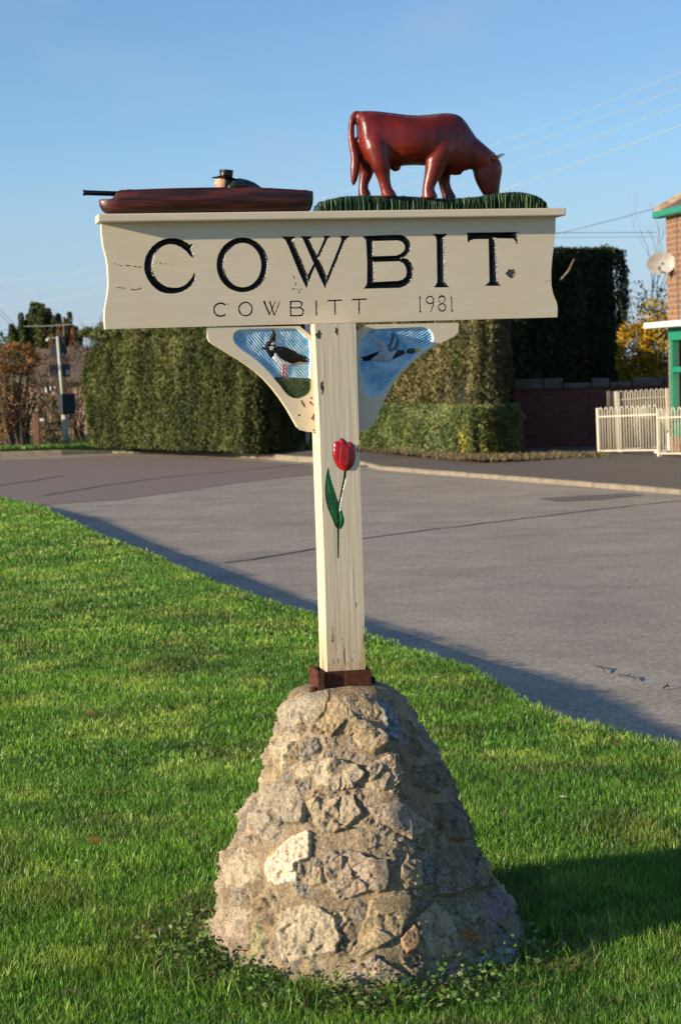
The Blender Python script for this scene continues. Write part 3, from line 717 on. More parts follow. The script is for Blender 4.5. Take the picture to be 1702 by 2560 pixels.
# head
mb.tube([q2(1140,378,0), q2(1143,400,0), q2(1145,440,0), q2(1146,480,0), q2(1150,520,0), q2(1158,560,0), q2(1166,595,0), q2(1172,615,0), q2(1174,630,0)],
        [.026, .038, .0440, .0430, .0385, .0325, .0270, .0240, .019], 16, flat=0.74)
mb.tube([q2(1110,420,0), q2(1160,365,0), q2(1195,365,0)], [.022, .017, .010], 12)
limb([(520,425,.013),(545,440,.014),(575,436,.010)], 0.01)
limb([(880,455,.012),(930,468,.012),(975,462,.012)], 0.0)
# tail
mb.tube([q2(x, y, o) for x, y, o in [(305,84,0),(282,90,0),(264,120,0),(256,170,0),(256,240,.004),(264,300,.006),(277,350,.008),(284,400,.008),(280,450,.008),(276,500,.008),(272,535,.008),(267,562,.008)]],
        [.008,.0095,.0095,.0098,.0105,.0110,.0125,.0145,.0145,.0120,.0085,.003], 12)
body = mb.build('body', M['cow'], cow, True, remesh=0.0032, smo=14)
hm = MB(); hm.tube([q2(1205,376,.022), q2(1220,367,.024), q2(1238,358,.026), q2(1253,353,.027)], [.0058,.0052,.0038,.0012], 10)
hn = hm.build('horn', M['whitepaint'], cow, True)
hm = MB(); hm.tube([q2(1246,355,.0266), q2(1256,352,.0275)], [.003,.0008], 8); hm.build('horn_tip', M['black'], hn, True)
hm = MB(); hm.tube([q2(1170,388,.024), q2(1182,383,.028), q2(1200,376,.029), q2(1212,371,.026)], [.005,.0095,.0085,.004], 10, flat=0.6)
hm.build('ear', M['ear'], cow, True)
hm = MB(); hm.tube([q2(1205,376,-.022), q2(1220,367,-.024), q2(1238,358,-.026), q2(1253,353,-.027)], [.0058,.0052,.0038,.0012], 10); hm.build('horn', M['whitepaint'], cow, True)
hm = MB(); hm.tube([q2(1170,388,-.024), q2(1182,383,-.028), q2(1200,376,-.029), q2(1212,371,-.026)], [.005,.0095,.0085,.004], 10, flat=0.6); hm.build('ear', M['ear'], cow, True)
# carved turf the cow stands on
top_pts = [(22,700),(30,684),(50,668),(90,655),(130,645),(200,632),(300,628),(450,627),(600,632),(740,640),(850,648),(950,645),(1050,636),(1130,624),(1200,610),(1300,603),(1360,608),(1420,622),(1470,642),(1495,665),(1508,690),(1511,700)]
tx = [p[0] for p in top_pts]; tz = [p[1] for p in top_pts]
def topy(x): return float(np.interp(x, tx, tz))
Vt, Ft, Ct = [], [], []
def addp(V, Fc, c):
    b = len(Vt); Vt.extend([tuple(v) for v in V]); Ft.extend([tuple(i + b for i in f) for f in Fc]); Ct.extend(c if isinstance(c, list) else [c] * len(V))
xs_ = np.linspace(24, 1508, 90); dk = (0.006, 0.018, 0.010)
for a, b in zip(xs_[:-1], xs_[1:]):
    za, zb_ = topy(a) + 5, topy(b) + 5
    p = [q2(a, za), q2(b, zb_)]; u0, u1 = p[0].x, p[1].x; w = 0.036
    V = [(u0, -w, CAPZ), (u1, -w, CAPZ), (u1, w, CAPZ), (u0, w, CAPZ), (u0, -w, p[0].z), (u1, -w, p[1].z), (u1, w, p[1].z), (u0, w, p[0].z)]
    addp(V, [(0, 1, 5, 4), (2, 3, 7, 6), (4, 5, 6, 7), (0, 4, 7, 3), (1, 2, 6, 5)], dk)
for face in (-1, 1):
    for row in range(2):
        x = 20.0
        while x < 1512:
            x += random.uniform(6, 12); w = random.uniform(0.0014, 0.0026); lean = random.uniform(-8, 8)
            tp = q2(min(max(x, 26), 1506), topy(x) - random.uniform(-3, 6) + row * random.uniform(4, 30)); bt = q2(min(max(x + lean, 26), 1506), 700)
            d = (0.036 + random.uniform(0.001, 0.006)) * face; zb_ = CAPZ + 0.0005
            zm = (tp.z + zb_) / 2
            V = [(bt.x - w, d * .985, zb_), (bt.x, d * 1.09, zb_), (bt.x + w, d * .985, zb_), ((bt.x + tp.x) / 2 - w, d * .98, zm), ((bt.x + tp.x) / 2, d * 1.13, zm), ((bt.x + tp.x) / 2 + w, d * .98, zm), (tp.x, d * 0.92, tp.z)]
            g = random.random(); c1 = (0.005 + .012 * g, 0.018 + .03 * g, 0.008 + .012 * g) if g < 0.7 else (0.07, 0.11, 0.045)
            c2 = tuple(min(0.5, v * 2.6 + 0.02) for v in c1)
            addp(V, [(0, 1, 4, 3), (1, 2, 5, 4), (3, 4, 6), (4, 5, 6)], [c1, c2, c1, c1, c2, c1, c2])
for k in range(420):
    x = random.uniform(30, 1500); y = random.uniform(-0.034, 0.034); p = q2(x, topy(x)); h = random.uniform(0.001, 0.004)
    g = random.random(); c = (0.01 + .03 * g, 0.03 + .07 * g, 0.012 + .02 * g)
    addp([(p.x - .002, y, p.z - .004), (p.x + .002, y, p.z - .004), (p.x, y - .003, p.z - .004), (p.x + random.uniform(-.002, .002), y, p.z + h)], [(0, 1, 3), (1, 2, 3), (2, 0, 3)], c)
mesh('turf_base', Vt, Ft, M['tuft'], cow, False, None, np.array(Ct))

# ================================================================== PUNT
boat = empty('punt_statue', AX, PHI, 'dark red-brown carved wooden gunning punt lying on the left of the sign top', 'boat statue')
mb = MB(); n = 14; V = []
secs = [(126,262,290,.004),(131,260,305,.008),(145,258,330,.014),(165,258,346,.020),(185,260,353,.024),(205,256,355,.027),(222,240,356,.029),(236,215,356,.031),(248,205,356,.032),(320,201,355,.035),(400,198,354,.038),(500,195,353,.041),(600,192,352,.043),(750,189,350,.045),(900,187,349,.046),(1050,187,348,.046),(1190,190,346,.045),(1300,195,345,.042),(1400,200,344,.038),(1470,205,343,.034),(1495,207,332,.030),(1508,208,300,.027),(1511,209,280,.025)]
for (x, zt, zb_, w) in secs:
    a = q1(x, zt); b = q1(x, zb_); hz = a.z - b.z
    prof = [(0, 1.0), (.55, 1.0), (.93, 1.0), (1.0, .97), (1.05, .75), (1.06, .55), (1.0, .32), (.86, .12), (.6, 0), (0, 0)]
    pr = [(w * p, b.z + hz * h) for p, h in prof]
    ringp = [(a.x, -p, z) for p, z in pr] + [(a.x, p, z) for p, z in pr[-2:0:-1]]
    V += ringp; n = len(ringp)
Fc = [tuple(range(n))[::-1], tuple((len(secs) - 1) * n + k for k in range(n))]
fm = [0, 0]
for i in range(len(secs) - 1):
    for k in range(n):
        Fc.append((i * n + k, i * n + (k + 1) % n, (i + 1) * n + (k + 1) % n, (i + 1) * n + k)); fm.append(1 if (k < 2 or k >= n - 2) else 0)
o = mesh('hull', V, Fc, [M['hull'], M['deck']], boat, True, fm)
es = o.modifiers.new('split', 'EDGE_SPLIT'); es.split_angle = R(35)
bm = bmesh.new(); bm.from_mesh(o.data); bmesh.ops.recalc_face_normals(bm, faces=bm.faces); bm.to_mesh(o.data); bm.free()
dz = q1(245, 203).z
mb = MB()
for k in range(70):      # splintery grain along the top edge
    x = random.uniform(250, 1480); p = q1(x, np.interp(x, [248, 500, 900, 1190, 1508], [205, 195, 187, 190, 208]))
    mb.box(p.x - random.uniform(.004, .015), p.x + random.uniform(.004, .015), -random.uniform(0, .034), random.uniform(0, .034), p.z - .001, p.z + random.uniform(.0004, .0018))
mb.build('deck_planking', M['deck'], boat)
mb = MB(); g0 = q1(22, 214); g1 = q1(300, 222)
mb.tube([g0, g0 + Vector((.006, 0, 0)), g0 + Vector((.0065, 0, 0)), g1], [.0082, .0082, .0072, .0070], 16)
gun = mb.build('gun_barrel', M['black'], boat, True)
# gunner lying in the punt
man = empty('carved_person', AX, PHI, 'carved man in round black hat and dark coat lying in the punt', 'person')
mb = MB()
hc = q1(938, 150)
def ellips(mb, c, rx, ry, rz, n=16):
    prof = [(max(math.sin(math.pi * i / n), 0.01), -math.cos(math.pi * i / n)) for i in range(n + 1)]
    V = []; 
    for r, h in prof:
        for k in range(16):
            a = 2 * math.pi * k / 16; V.append((c.x + rx * r * math.cos(a), c.y + ry * r * math.sin(a), c.z + rz * h))
    Fc = [(i * 16 + k, i * 16 + (k + 1) % 16, (i + 1) * 16 + (k + 1) % 16, (i + 1) * 16 + k) for i in range(n) for k in range(16)]
    mb.add(V, Fc)
ellips(mb, hc, .0225, .0185, .026)
mb.tube([q1(893,130), q1(886,152), q1(884,160), q1(896,166)], [.003, .0042, .0045, .003], 8)      # nose
mb.tube([q1(905,124), q1(898,130)], [.006, .004], 8)                                            # brow
mb.tube([q1(900,172), q1(893,175), q1(900,180)], [.004, .0042, .004], 8)                          # lips
mb.tube([q1(910,180), q1(903,190), q1(915,194)], [.006, .007, .006], 8)                          # chin
mb.tube([q1(955,165), q1(985,180), q1(1020,185)], [.015, .016, .02], 12)                          # neck
mb.tube([q1(1010,185), q1(1060,190), q1(1150,205), q1(1300,225)], [.016, .018, .014, .01], 14)    # trunk prone
for s in (-1, 1):
    mb.tube([q1(1020,185,s*.024), q1(980,210,s*.028), q1(900,225,s*.018), q1(870,222,s*.010)], [.012, .010, .008, .006], 10)
    for f in range(4):                                                                        # fingers closed on the stock
        b0 = q1(872 - f * 7, 222, s * .010)
        mb.tube([b0, b0 + Vector((-.003, s * -.004, .004)), b0 + Vector((-.002, s * -.008, .003))], [.0022, .002, .0016], 6)
hb = mb.build('body', M['skin'], man, True, remesh=0.0016, smo=2)
mb = MB(); 
for s in (-1, 1):
    ellips(mb, q1(905,138, s * .011), .0025, .0028, .0018, 8)
mb.build('eyes', M['black'], hb, True)
mb = MB(); ellips(mb, q1(960,148), .0185, .0205, .027); mb.tube([q1(958,165), q1(972,180)], [.016, .014], 10)
mb.build('hair', M['black'], man, True)
mb = MB(); hcn = q1(955, 112)
mb.lathe((0, 0, 0), [(0.0, .002), (.018, .002), (.0186, .006), (.0190, .016), (.0200, .0185), (.0195, .0205), (0.0, .0205)], 24)
V = []
for i in range(24):
    a = 2 * math.pi * i / 24; x, y = math.cos(a), math.sin(a)
    for r, dzz in ((.012, .001), (.039, -.0055 * x * x - .002), (.0415, -.0055 * x * x - .001), (.039, -.0055 * x * x), (.012, .004)):
        V.append((r * x, r * y * .85, dzz + (-.003 * x)))
mb.add(V, [(i * 5 + k, ((i + 1) % 24) * 5 + k, ((i + 1) % 24) * 5 + (k + 1) % 5, i * 5 + (k + 1) % 5) for i in range(24) for k in range(5)])
ht = mb.build('hat', M['black'], man, True); ht.location = (hcn.x, 0, hcn.z - .001); ht.rotation_euler = (0, R(5), 0)
mb = MB()
mb.tube([q1(983,168), q1(1000,167), q1(1040,166), q1(1085,172), q1(1130,181), q1(1165,192), q1(1195,203)], [.012, .0175, .0205, .0190, .0155, .0105, .005], 18, flat=1.35)
for s in (-1, 1): mb.tube([q1(1060,165,s*.018), q1(1010,165,s*.030), q1(985,185,s*.032), q1(975,200,s*.030)], [.014, .014, .012, .010], 12)
mb.build('coat', M['coat'], man, True, remesh=0.002, smo=2)

# ================================================================== PLINTH
CX, CY = AX.x, 6.0
Lpx = [(738,1716),(712,1758),(702,1802),(686,1850),(670,1889),(660,1943),(618,2019),(582,2110),(566,2160),(560,2220),(541,2320),(528,2385),(520,2440),(510,2500)]
Rpx = [(972,1716),(1004,1748),(1030,1802),(1054,1835),(1078,1867),(1116,1943),(1144,2019),(1190,2117),(1228,2204),(1266,2269),(1312,2335),(1334,2390),(1348,2440),(1360,2500)]
def prof_tab(Ps):
    r = [at(x, y, CY) for x, y in Ps]; r = sorted([(p.z, p.x - CX) for p in r]); return np.array(r)
TL, TR = prof_tab(Lpx), prof_tab(Rpx)
ZT = 0.672
def bounds(z): return np.interp(z, TL[:, 0], TL[:, 1]), np.interp(z, TR[:, 0], TR[:, 1])
nth, nzr, ntop = 1000, 430, 60
th = np.linspace(0, 2 * math.pi, nth, endpoint=False)
zz = np.concatenate([np.linspace(-0.15, ZT, nzr), ZT + 0.032 * np.sin(np.linspace(0, 1, ntop + 1)[1:] * math.pi / 2)])
shr = np.concatenate([np.ones(nzr), np.cos(np.linspace(0, 1, ntop + 1)[1:] * math.pi / 2) ** 0.8 + 1e-3])
xl, xr = bounds(np.minimum(zz, ZT)); cxr = (xl + xr) / 2 * np.where(shr < 1, 0.3 + 0.7 * shr, 1); ar = (xr - xl) / 2 * shr
TH, IZ = np.meshgrid(th, np.arange(len(zz))); TH = TH.ravel(); IZ = IZ.ravel()
Px = CX + cxr[IZ] + ar[IZ] * np.cos(TH); Py = CY + (0.96 + 0.10 * np.clip((.25 - zz[IZ]) * 3, 0, 1)) * ar[IZ] * np.sin(TH); Pz = zz[IZ]
P3 = np.stack([Px, Py, Pz], 1)
G = P3.reshape(len(zz), nth, 3)
dth = np.roll(G, -1, 1) - np.roll(G, 1, 1); dzv = np.gradient(G, axis=0)
Nn = np.cross(dth.reshape(-1, 3), dzv.reshape(-1, 3)); Nn /= np.linalg.norm(Nn, axis=1)[:, None] + 1e-12
stones = []
def st_(k, pts, h, col):
    ox, oy = (520, 1690) if k == 'A' else (520, 2060)
    mx_ = sum(p[0] for p in pts) / len(pts); my_ = sum(p[1] for p in pts) / len(pts); g_ = 1.0 if col[0] > .6 else 1.10
    pts = [(mx_ + (x - mx_) * g_, my_ + (y - my_) * g_) for x, y in pts]
    stones.append(([(ox + x / 1.9122, oy + y / 1.9122) for x, y in pts], h, col))
tan = (0.40, 0.315, 0.20); gry = (0.37, 0.31, 0.22); pal = (0.46, 0.375, 0.25); och = (0.40, 0.295, 0.165); drk = (0.23, 0.18, 0.12); pnk = (0.39, 0.30, 0.21); wht = (0.72, 0.58, 0.42); blu = (0.25, 0.26, 0.26)
st_('A', [(360,135),(400,115),(480,85),(590,60),(560,170),(500,230),(430,240),(370,240),(350,190)], .016, gry)
st_('A', [(590,60),(800,60),(800,130),(830,240),(830,330),(780,370),(720,350),(690,280),(600,300),(520,230),(560,160)], .024, och)
st_('A', [(315,350),(330,300),(400,262),(440,290),(400,340),(375,400),(370,450),(330,440)], .018, pal)
st_('A', [(255,390),(290,330),(340,265),(330,330),(310,420),(260,430)], .014, tan)
st_('A', [(420,450),(480,410),(600,400),(690,420),(740,460),(690,540),(600,545),(540,530),(510,490),(440,490)], .024, pal)
st_('A', [(750,430),(830,400),(900,400),(900,480),(860,555),(800,560),(760,500)], .028, tan)
st_('A', [(230,540),(330,510),(430,520),(460,600),(440,690),(370,700),(300,640),(230,640)], .014, gry)
st_('A', [(470,600),(560,570),(690,580),(720,670),(660,740),(560,740),(500,700)], .014, tan)
st_('A', [(760,635),(880,620),(1000,680),(1030,750),(940,790),(860,740),(800,720)], .034, pnk)
st_('A', [(190,490),(260,465),(270,500),(200,580),(165,640),(180,560)], .014, pal)
st_('A', [(960,440),(1110,430),(1135,520),(1080,560),(980,540)], .02, drk)
st_('A', [(1090,620),(1190,600),(1250,700),(1260,770),(1150,790),(1100,720)], .026, drk)
st_('A', [(190,650),(290,650),(330,730),(300,790),(200,740)], .010, gry)
st_('A', [(800,120),(870,140),(905,240),(940,330),(900,360),(840,320),(810,200)], .012, blu)
st_('A', [(500,230),(520,200),(550,190),(555,200),(520,228)], .01, tan)
st_('B', [(275,200),(310,130),(370,75),(470,25),(500,40),(498,150),(430,200),(440,270),(350,305),(275,280)], .016, wht)
st_('B', [(80,240),(150,110),(230,170),(245,260),(200,290),(100,300)], .012, pal)
st_('B', [(460,270),(500,200),(550,215),(545,290),(490,300)], .012, tan)
st_('B', [(570,220),(640,150),(690,130),(760,175),(830,190),(840,310),(740,330),(630,360),(580,300)], .030, pnk)
st_('B', [(900,200),(940,155),(990,180),(1010,300),(930,320),(895,280)], .028, och)
st_('B', [(1085,95),(1240,140),(1300,220),(1330,300),(1200,330),(1090,350),(1072,310)], .032, drk)
st_('B', [(20,530),(60,430),(130,390),(205,420),(200,510),(120,600),(60,590)], .014, pnk)
st_('B', [(345,430),(450,390),(540,400),(600,450),(635,540),(610,620),(500,635),(370,635),(350,540)], .018, pal)
st_('B', [(600,430),(660,420),(680,460),(630,520)], .012, tan)
st_('B', [(700,610),(740,500),(770,380),(860,350),(940,360),(940,460),(900,540),(820,600),(760,620)], .032, och)
st_('B', [(900,560),(960,490),(1000,530),(990,610),(930,630)], .036, (0.42, 0.25, 0.12))
st_('B', [(990,460),(1070,390),(1150,450),(1200,530),(1210,600),(1130,630),(1000,630)], .016, tan)
st_('B', [(1200,500),(1280,520),(1290,570),(1230,580)], .012, (0.34, 0.14, 0.05))
st_('B', [(1300,370),(1400,330),(1450,430),(1400,470),(1310,460)], .014, (0.26, 0.19, 0.19))
st_('B', [(600,770),(700,690),(800,640),(880,700),(960,740),(940,784),(800,790)], .024, pnk)
st_('B', [(1090,720),(1200,680),(1300,690),(1380,740),(1330,784),(1150,790)], .022, (0.28, 0.20, 0.18))
st_('B', [(1290,640),(1400,590),(1490,620),(1470,690),(1400,720),(1310,700)], .014, (0.42, 0.42, 0.42))
st_('B', [(230,500),(240,440),(290,540),(280,600),(200,610)], .010, (0.33, 0.30, 0.16))
st_('B', [(1200,370),(1280,430),(1270,480),(1210,450)], .012, gry)
pix = project(P3); facing = (Nn * (np.array([0, 0, CAMZ]) - P3)).sum(1) > 0.0
wob = np.stack([fbm(P3, 22, 3, 31) - .5, fbm(P3, 22, 3, 41) - .5], 1) * 26
pw = pix + wob
disp = 0.014 * (fbm(P3, 5, 3, 51) - .5) * 2 + 0.006 * (fbm(P3, 24, 4, 61) - .5) * 2
mort = np.array([0.31, 0.23, 0.14]); colr = np.tile(mort, (len(P3), 1)) * (0.75 + 0.55 * fbm(P3, 10, 3, 5))[:, None]
green = np.clip((fbm(P3, 5, 3, 77) - .5) * 3, 0, .5)[:, None] * np.clip((0.35 - P3[:, 2]) * 4, 0, 1)[:, None]
colr = colr * (1 - green) + np.array([0.15, 0.14, 0.06]) * green
rough = 0.006 * (np.abs(fbm(P3, 45, 4, 91) - .5) * 2) + 0.004 * (vnoise(P3, 110, 95) - .5)
onst = np.zeros(len(P3))
def add_stone(k, s, h, col, seed):
    t = np.clip(s / 6.0, 0, 1); e = t * t * (3 - 2 * t)
    r_ = np.random.default_rng(seed); tx_, tz_ = r_.uniform(-.14, .14, 2)
    c = P3[k]; cc = c.mean(0)
    tilt = (c[:, 0] - cc[0]) * tx_ + (c[:, 2] - cc[2]) * tz_
    f = fbm(c, 30, 3, seed)
    sd = c[r_.integers(0, len(c), 9)]; gl_ = r_.normal(0, .24, (9, 3)); cc_w = c + (0.02 * (f - .5))[:, None]
    dist_ = ((cc_w[:, None, :] - sd[None]) ** 2).sum(2); nn__ = dist_.argmin(1)
    facet = ((c - sd[nn__]) * gl_[nn__]).sum(1) + r_.normal(0, .0014, 9)[nn__]
    disp[k] += e * (h * 0.52 + tilt * .8 + np.clip(facet, -.008, .008) + 0.004 * (f - .5))
    onst[k] = np.maximum(onst[k], e)
    m_ = np.clip(s / 4.0, 0, 1)[:, None]; vv = (0.72 + 0.56 * fbm(c, 30, 3, seed + 3))[:, None]
    colr[k] = colr[k] * (1 - m_) + np.array(col) * vv * m_
for i, (poly, h, col) in enumerate(stones):
    a = np.array(poly); lo = a.min(0) - 14; hi = a.max(0) + 14
    k = np.where(facing & (pw[:, 0] > lo[0]) & (pw[:, 0] < hi[0]) & (pw[:, 1] > lo[1]) & (pw[:, 1] < hi[1]))[0]
    if len(k) == 0: continue
    s, _ = seg_poly(pw[k], [poly]); k2 = s > 0
    add_stone(k[k2], s[k2], h, col, 100 + i)
# smaller stones half buried in the mortar between the big ones
fr = np.where(onst < 0.02)[0]
cen2 = [(random.uniform(0, 2 * math.pi), random.uniform(-.05, .66)) for _ in range(330)]
d1 = np.full(len(fr), 9.0); d2 = d1.copy(); wi = np.zeros(len(fr), int); rr = ar[IZ[fr]]; zf_ = P3[fr, 2]; tf_ = TH[fr]; wobf = 0.022 * (fbm(P3[fr], 26, 3, 400) - .5)
for i, (a, z) in enumerate(cen2):
    dd = np.hypot((np.mod(tf_ - a + math.pi, 2 * math.pi) - math.pi) * rr, zf_ - z) + wobf * (1 if i % 2 else -1)
    k = dd < d1; d2 = np.where(k, d1, np.minimum(d2, dd)); wi[k] = i; d1 = np.where(k, dd, d1)
edge = (d2 - d1) * 450 - 2.2
for i in range(len(cen2)):
    if i % 5 == 0: continue
    k = (wi == i) & (edge > 0) & (Nn[fr, 1] < 0.35)
    if k.sum() > 60:
        c_ = [(0.27, 0.215, 0.145), (0.30, 0.25, 0.18), (0.25, 0.19, 0.12), (0.235, 0.20, 0.16)][i % 4]; add_stone(fr[k], edge[k] * .8, .006 + .005 * (i % 3 == 1), c_, 700 + i)
onst0 = onst.copy()
# stones round the back
back = np.where(~facing & (P3[:, 2] < 0.68))[0]
cen = [(random.uniform(0, 2 * math.pi), random.uniform(-.05, .66)) for _ in range(70)]
Bth = TH[back]; Bz = P3[back, 2]; rr = ar[IZ[back]]
d1 = np.full(len(back), 9.0); d2 = d1.copy(); wi = np.zeros(len(back), int)
for i, (a, z) in enumerate(cen):
    dd = np.hypot((np.mod(Bth - a + math.pi, 2 * math.pi) - math.pi) * rr, Bz - z) + 0.02 * vnoise(P3[back], 25, i)
    k = dd < d1; d2 = np.where(k, d1, np.minimum(d2, dd)); wi[k] = i; d1 = np.where(k, dd, d1)
edge = (d2 - d1) * 500 - 6
for i in range(len(cen)):
    k = (wi == i) & (edge > 0)
    if k.sum() > 50: add_stone(back[k], edge[k], .016, [tan, gry, pal, och, drk, pnk][i % 6], 300 + i)
disp += rough * (0.5 + onst)
ridge_x = 968 + (pix[:, 1] - 1720) * .02
disp += np.where(facing, .024 * np.exp(-((pix[:, 0] - ridge_x) / 75) ** 2), 0) * np.clip((.62 - P3[:, 2]) * 5, 0, 1)
disp *= np.clip((0.70 - P3[:, 2]) * 8 + .12, 0.12, 1) * np.clip(shr[IZ], .1, 1)
disp = np.minimum(disp, .044)
P3 = P3 + Nn * disp[:, None]
if np.sum(Nn[:nth, 0] * (P3[:nth, 0] - CX)) < 0: P3 = P3 - 2 * Nn * disp[:, None]
nr = len(zz); I, J = np.meshgrid(np.arange(nth), np.arange(nr - 1)); a = (J * nth + I).ravel(); b_ = (J * nth + (I + 1) % nth).ravel()
Q = np.stack([a, b_, b_ + nth, a + nth], 1)
pl = mesh('stone_plinth', P3, Q, M['stone'], None, True, None, np.clip(colr, 0, 1))
prop(pl, 'rough conical mound of mortared field stones holding up the village sign', 'stone plinth')

# ================================================================== GROUND
ZR = -0.185; ZP = 0.0
g_ = mesh('ground', [(-900, -200, -.30), (900, -200, -.30), (900, 1500, -.30), (-900, 1500, -.30)], [(0, 1, 2, 3)], M['lawn']); g_['kind'] = 'structure'
mesh('road', [(-70, -12, ZR), (60, -12, ZR), (60, 52, ZR), (-70, 52, ZR)], [(0, 1, 2, 3)], M['asphalt'])['kind'] = 'structure'
edge_px = [(-14,1232),(0,1236),(110,1262),(215,1312),(326,1357),(434,1400),(543,1444),(651,1487),(782,1527),(917,1574),(1086,1628),(1194,1662),(1303,1728),(1411,1782),(1520,1804),(1628,1832),(1702,1846)]
edge = [ground(x, y, 0.03) for x, y in edge_px]
edge = [Vector((-60, 62, 0)), Vector((-30, 47.5, 0)), Vector((-14, 38.5, 0)), Vector((-8.5, 33.2, 0))] + edge
last = edge[-1]; prev = edge[-5]; dirn = (last - prev).normalized()
edge += [last + dirn * 1.5, last + dirn * 4 + Vector((.2, 0, 0)), last + dirn * 14 + Vector((2, 0, 0))]
ed = np.array([(p.x, p.y) for p in edge])
# densify and roughen the turf edge
dd = [ed[0]]
for p, q in zip(ed[:-1], ed[1:]):
    nseg = max(1, int(np.hypot(*(q - p)) / 0.12)) if p[1] < 34 else 6
    for i in range(1, nseg + 1): dd.append(p + (q - p) * i / nseg)
ed = np.array(dd); ed[:, 0] += 0.05 * (fbm(np.c_[ed, ed[:, :1] * 0], 1.3, 3, 3) - .5) + 0.02 * (vnoise(np.c_[ed, ed[:, :1] * 0], 7, 3) - .5)
lawn_poly = [tuple(p) for p in ed] + [(-60, -12)]
def edge_x(y): 
    o = np.argsort(ed[:, 1]); return np.interp(y, ed[o, 1], ed[o, 0])
def gz(P):
    """gentle unevenness of the lawn"""
    q = np.c_[P[:, 0], P[:, 1], P[:, 0] * 0]
    d2 = ((P[:, 0] - CX - .15) ** 2 + (P[:, 1] - (CY - .35)) ** 2) / 1.0 ** 2
    return 0.03 * (fbm(q, 0.8, 3, 8) - 0.5) - 0.075 * np.exp(-d2)
# lawn top as a grid of strips from the left to the road edge
ys = np.concatenate([np.arange(2.0, 14, 0.15), np.arange(14, 62, 0.6)]); K = 60
Vl = []; 
for y in ys:
    xe = float(edge_x(y)); x0 = xe - 14 - y * 0.4
    tt = (np.linspace(0, 1, K)) ** 0.5
    X = x0 + (xe - x0) * tt; Pp = np.c_[X, np.full(K, y)]; z = gz(Pp); z[-1] = -0.015
    Vl += [(a, y, c) for a, c in zip(X, z)] + [(xe + .01, y, ZR - .05)]
K1_ = K + 1
Fl = [(j * K1_ + i, j * K1_ + i + 1, (j + 1) * K1_ + i + 1, (j + 1) * K1_ + i) for j in range(len(ys) - 1) for i in range(K1_ - 1)]
mesh('lawn', Vl, Fl, M['lawn'], None, True)['kind'] = 'structure'

def blades(name, X, Y, Z, h, w, lean, cols, mat, extra=None):
    n = len(X); az = rng.uniform(0, 2 * math.pi, n); la = rng.uniform(0, 2 * math.pi, n)
    wx, wy = np.cos(az) * w / 2, np.sin(az) * w / 2; lx, ly = np.cos(la) * lean * h, np.sin(la) * lean * h
    hz = h * np.sqrt(np.clip(1 - lean ** 2 * 0.8, 0.15, 1))
    V = np.zeros((n, 5, 3)); V[:, 0] = np.c_[X - wx, Y - wy, Z]; V[:, 1] = np.c_[X + wx, Y + wy, Z]
    V[:, 2] = np.c_[X + wx * .8 + lx * .35, Y + wy * .8 + ly * .35, Z + hz * .6]; V[:, 3] = np.c_[X - wx * .8 + lx * .35, Y - wy * .8 + ly * .35, Z + hz * .6]
    V[:, 4] = np.c_[X + lx, Y + ly, Z + hz]
    b = np.arange(n)[:, None] * 5
    T_ = np.concatenate([b + [0, 1, 2], b + [0, 2, 3], b + [3, 2, 4]], 0)
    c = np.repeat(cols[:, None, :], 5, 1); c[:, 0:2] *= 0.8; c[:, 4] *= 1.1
    return mesh(name, V.reshape(-1, 3), T_, mat, None, False, None, c.reshape(-1, 3))
def grass_cols(X, Y, n):
    q = np.c_[X, Y, X * 0]; a = fbm(q, 1.1, 3, 21); bb = fbm(q, 4.0, 2, 22); r = rng.random(n)
    base = np.array([0.165, 0.335, 0.030]); yel = np.array([0.34, 0.46, 0.065]); dk = np.array([0.095, 0.225, 0.024])
    t = np.clip((a - .34) * 2.4, 0, 1)[:, None]; c = dk * (1 - t) + base * t
    t = np.clip((bb - .5) * 2.6 + (r - .5) * .7, 0, 1)[:, None]; c = c * (1 - t) + yel * t
    br = fbm(q, .55, 3, 41); c *= (1.02 + .3 * br)[:, None]; pt = np.clip((fbm(q, 2.2, 3, 43) - .60) * 5, 0, .45)[:, None]; c = c * (1 - pt) + np.array([.15, .17, .04]) * pt
    dk2 = np.clip((fbm(q, 5.5, 2, 47) - .62) * 5, 0, .3)[:, None]; c = c * (1 - dk2)
    c *= rng.uniform(.6, 1.45, n)[:, None]
    s = rng.random(n) < 0.05; c[s] = np.array([0.30, 0.24, 0.11]) * rng.uniform(.6, 1.2, s.sum())[:, None]
    return c
def soil_mask(X, Y):
    d = np.hypot(X - CX - .05, (Y - CY)) ; a = np.arctan2(Y - CY, X - CX)
    lim = 0.40 + 0.03 * np.sin(3 * a) + 0.16 * fbm(np.c_[X, Y, X * 0], 5, 3, 66) + 0.13 * np.maximum(0, np.cos(a - 3.7 + 2 * np.pi))
    return d < lim
def scatter(y0, y1, dens, u0=-0.215, u1=0.215):
    u0, u1 = (-.34, .28) if y1 <= 8.5 else (-.32, .22)
    area = (u1 - u0) * (y1 ** 2 - y0 ** 2) / 2; n = int(area * dens)
    Y = np.sqrt(rng.uniform(y0 ** 2, y1 ** 2, n)); X = rng.uniform(u0, u1, n) * Y
    k = X < edge_x(Y) - 0.005 + rng.uniform(-.03, .02, n); X, Y = X[k], Y[k]
    d = np.hypot((X - CX - .04) / 1.05, Y - CY); k = d > 0.43
    k &= ~(soil_mask(X, Y) & (rng.random(len(X)) < 0.86)); return X[k], Y[k]
XX, YY, HH, WW = [], [], [], []
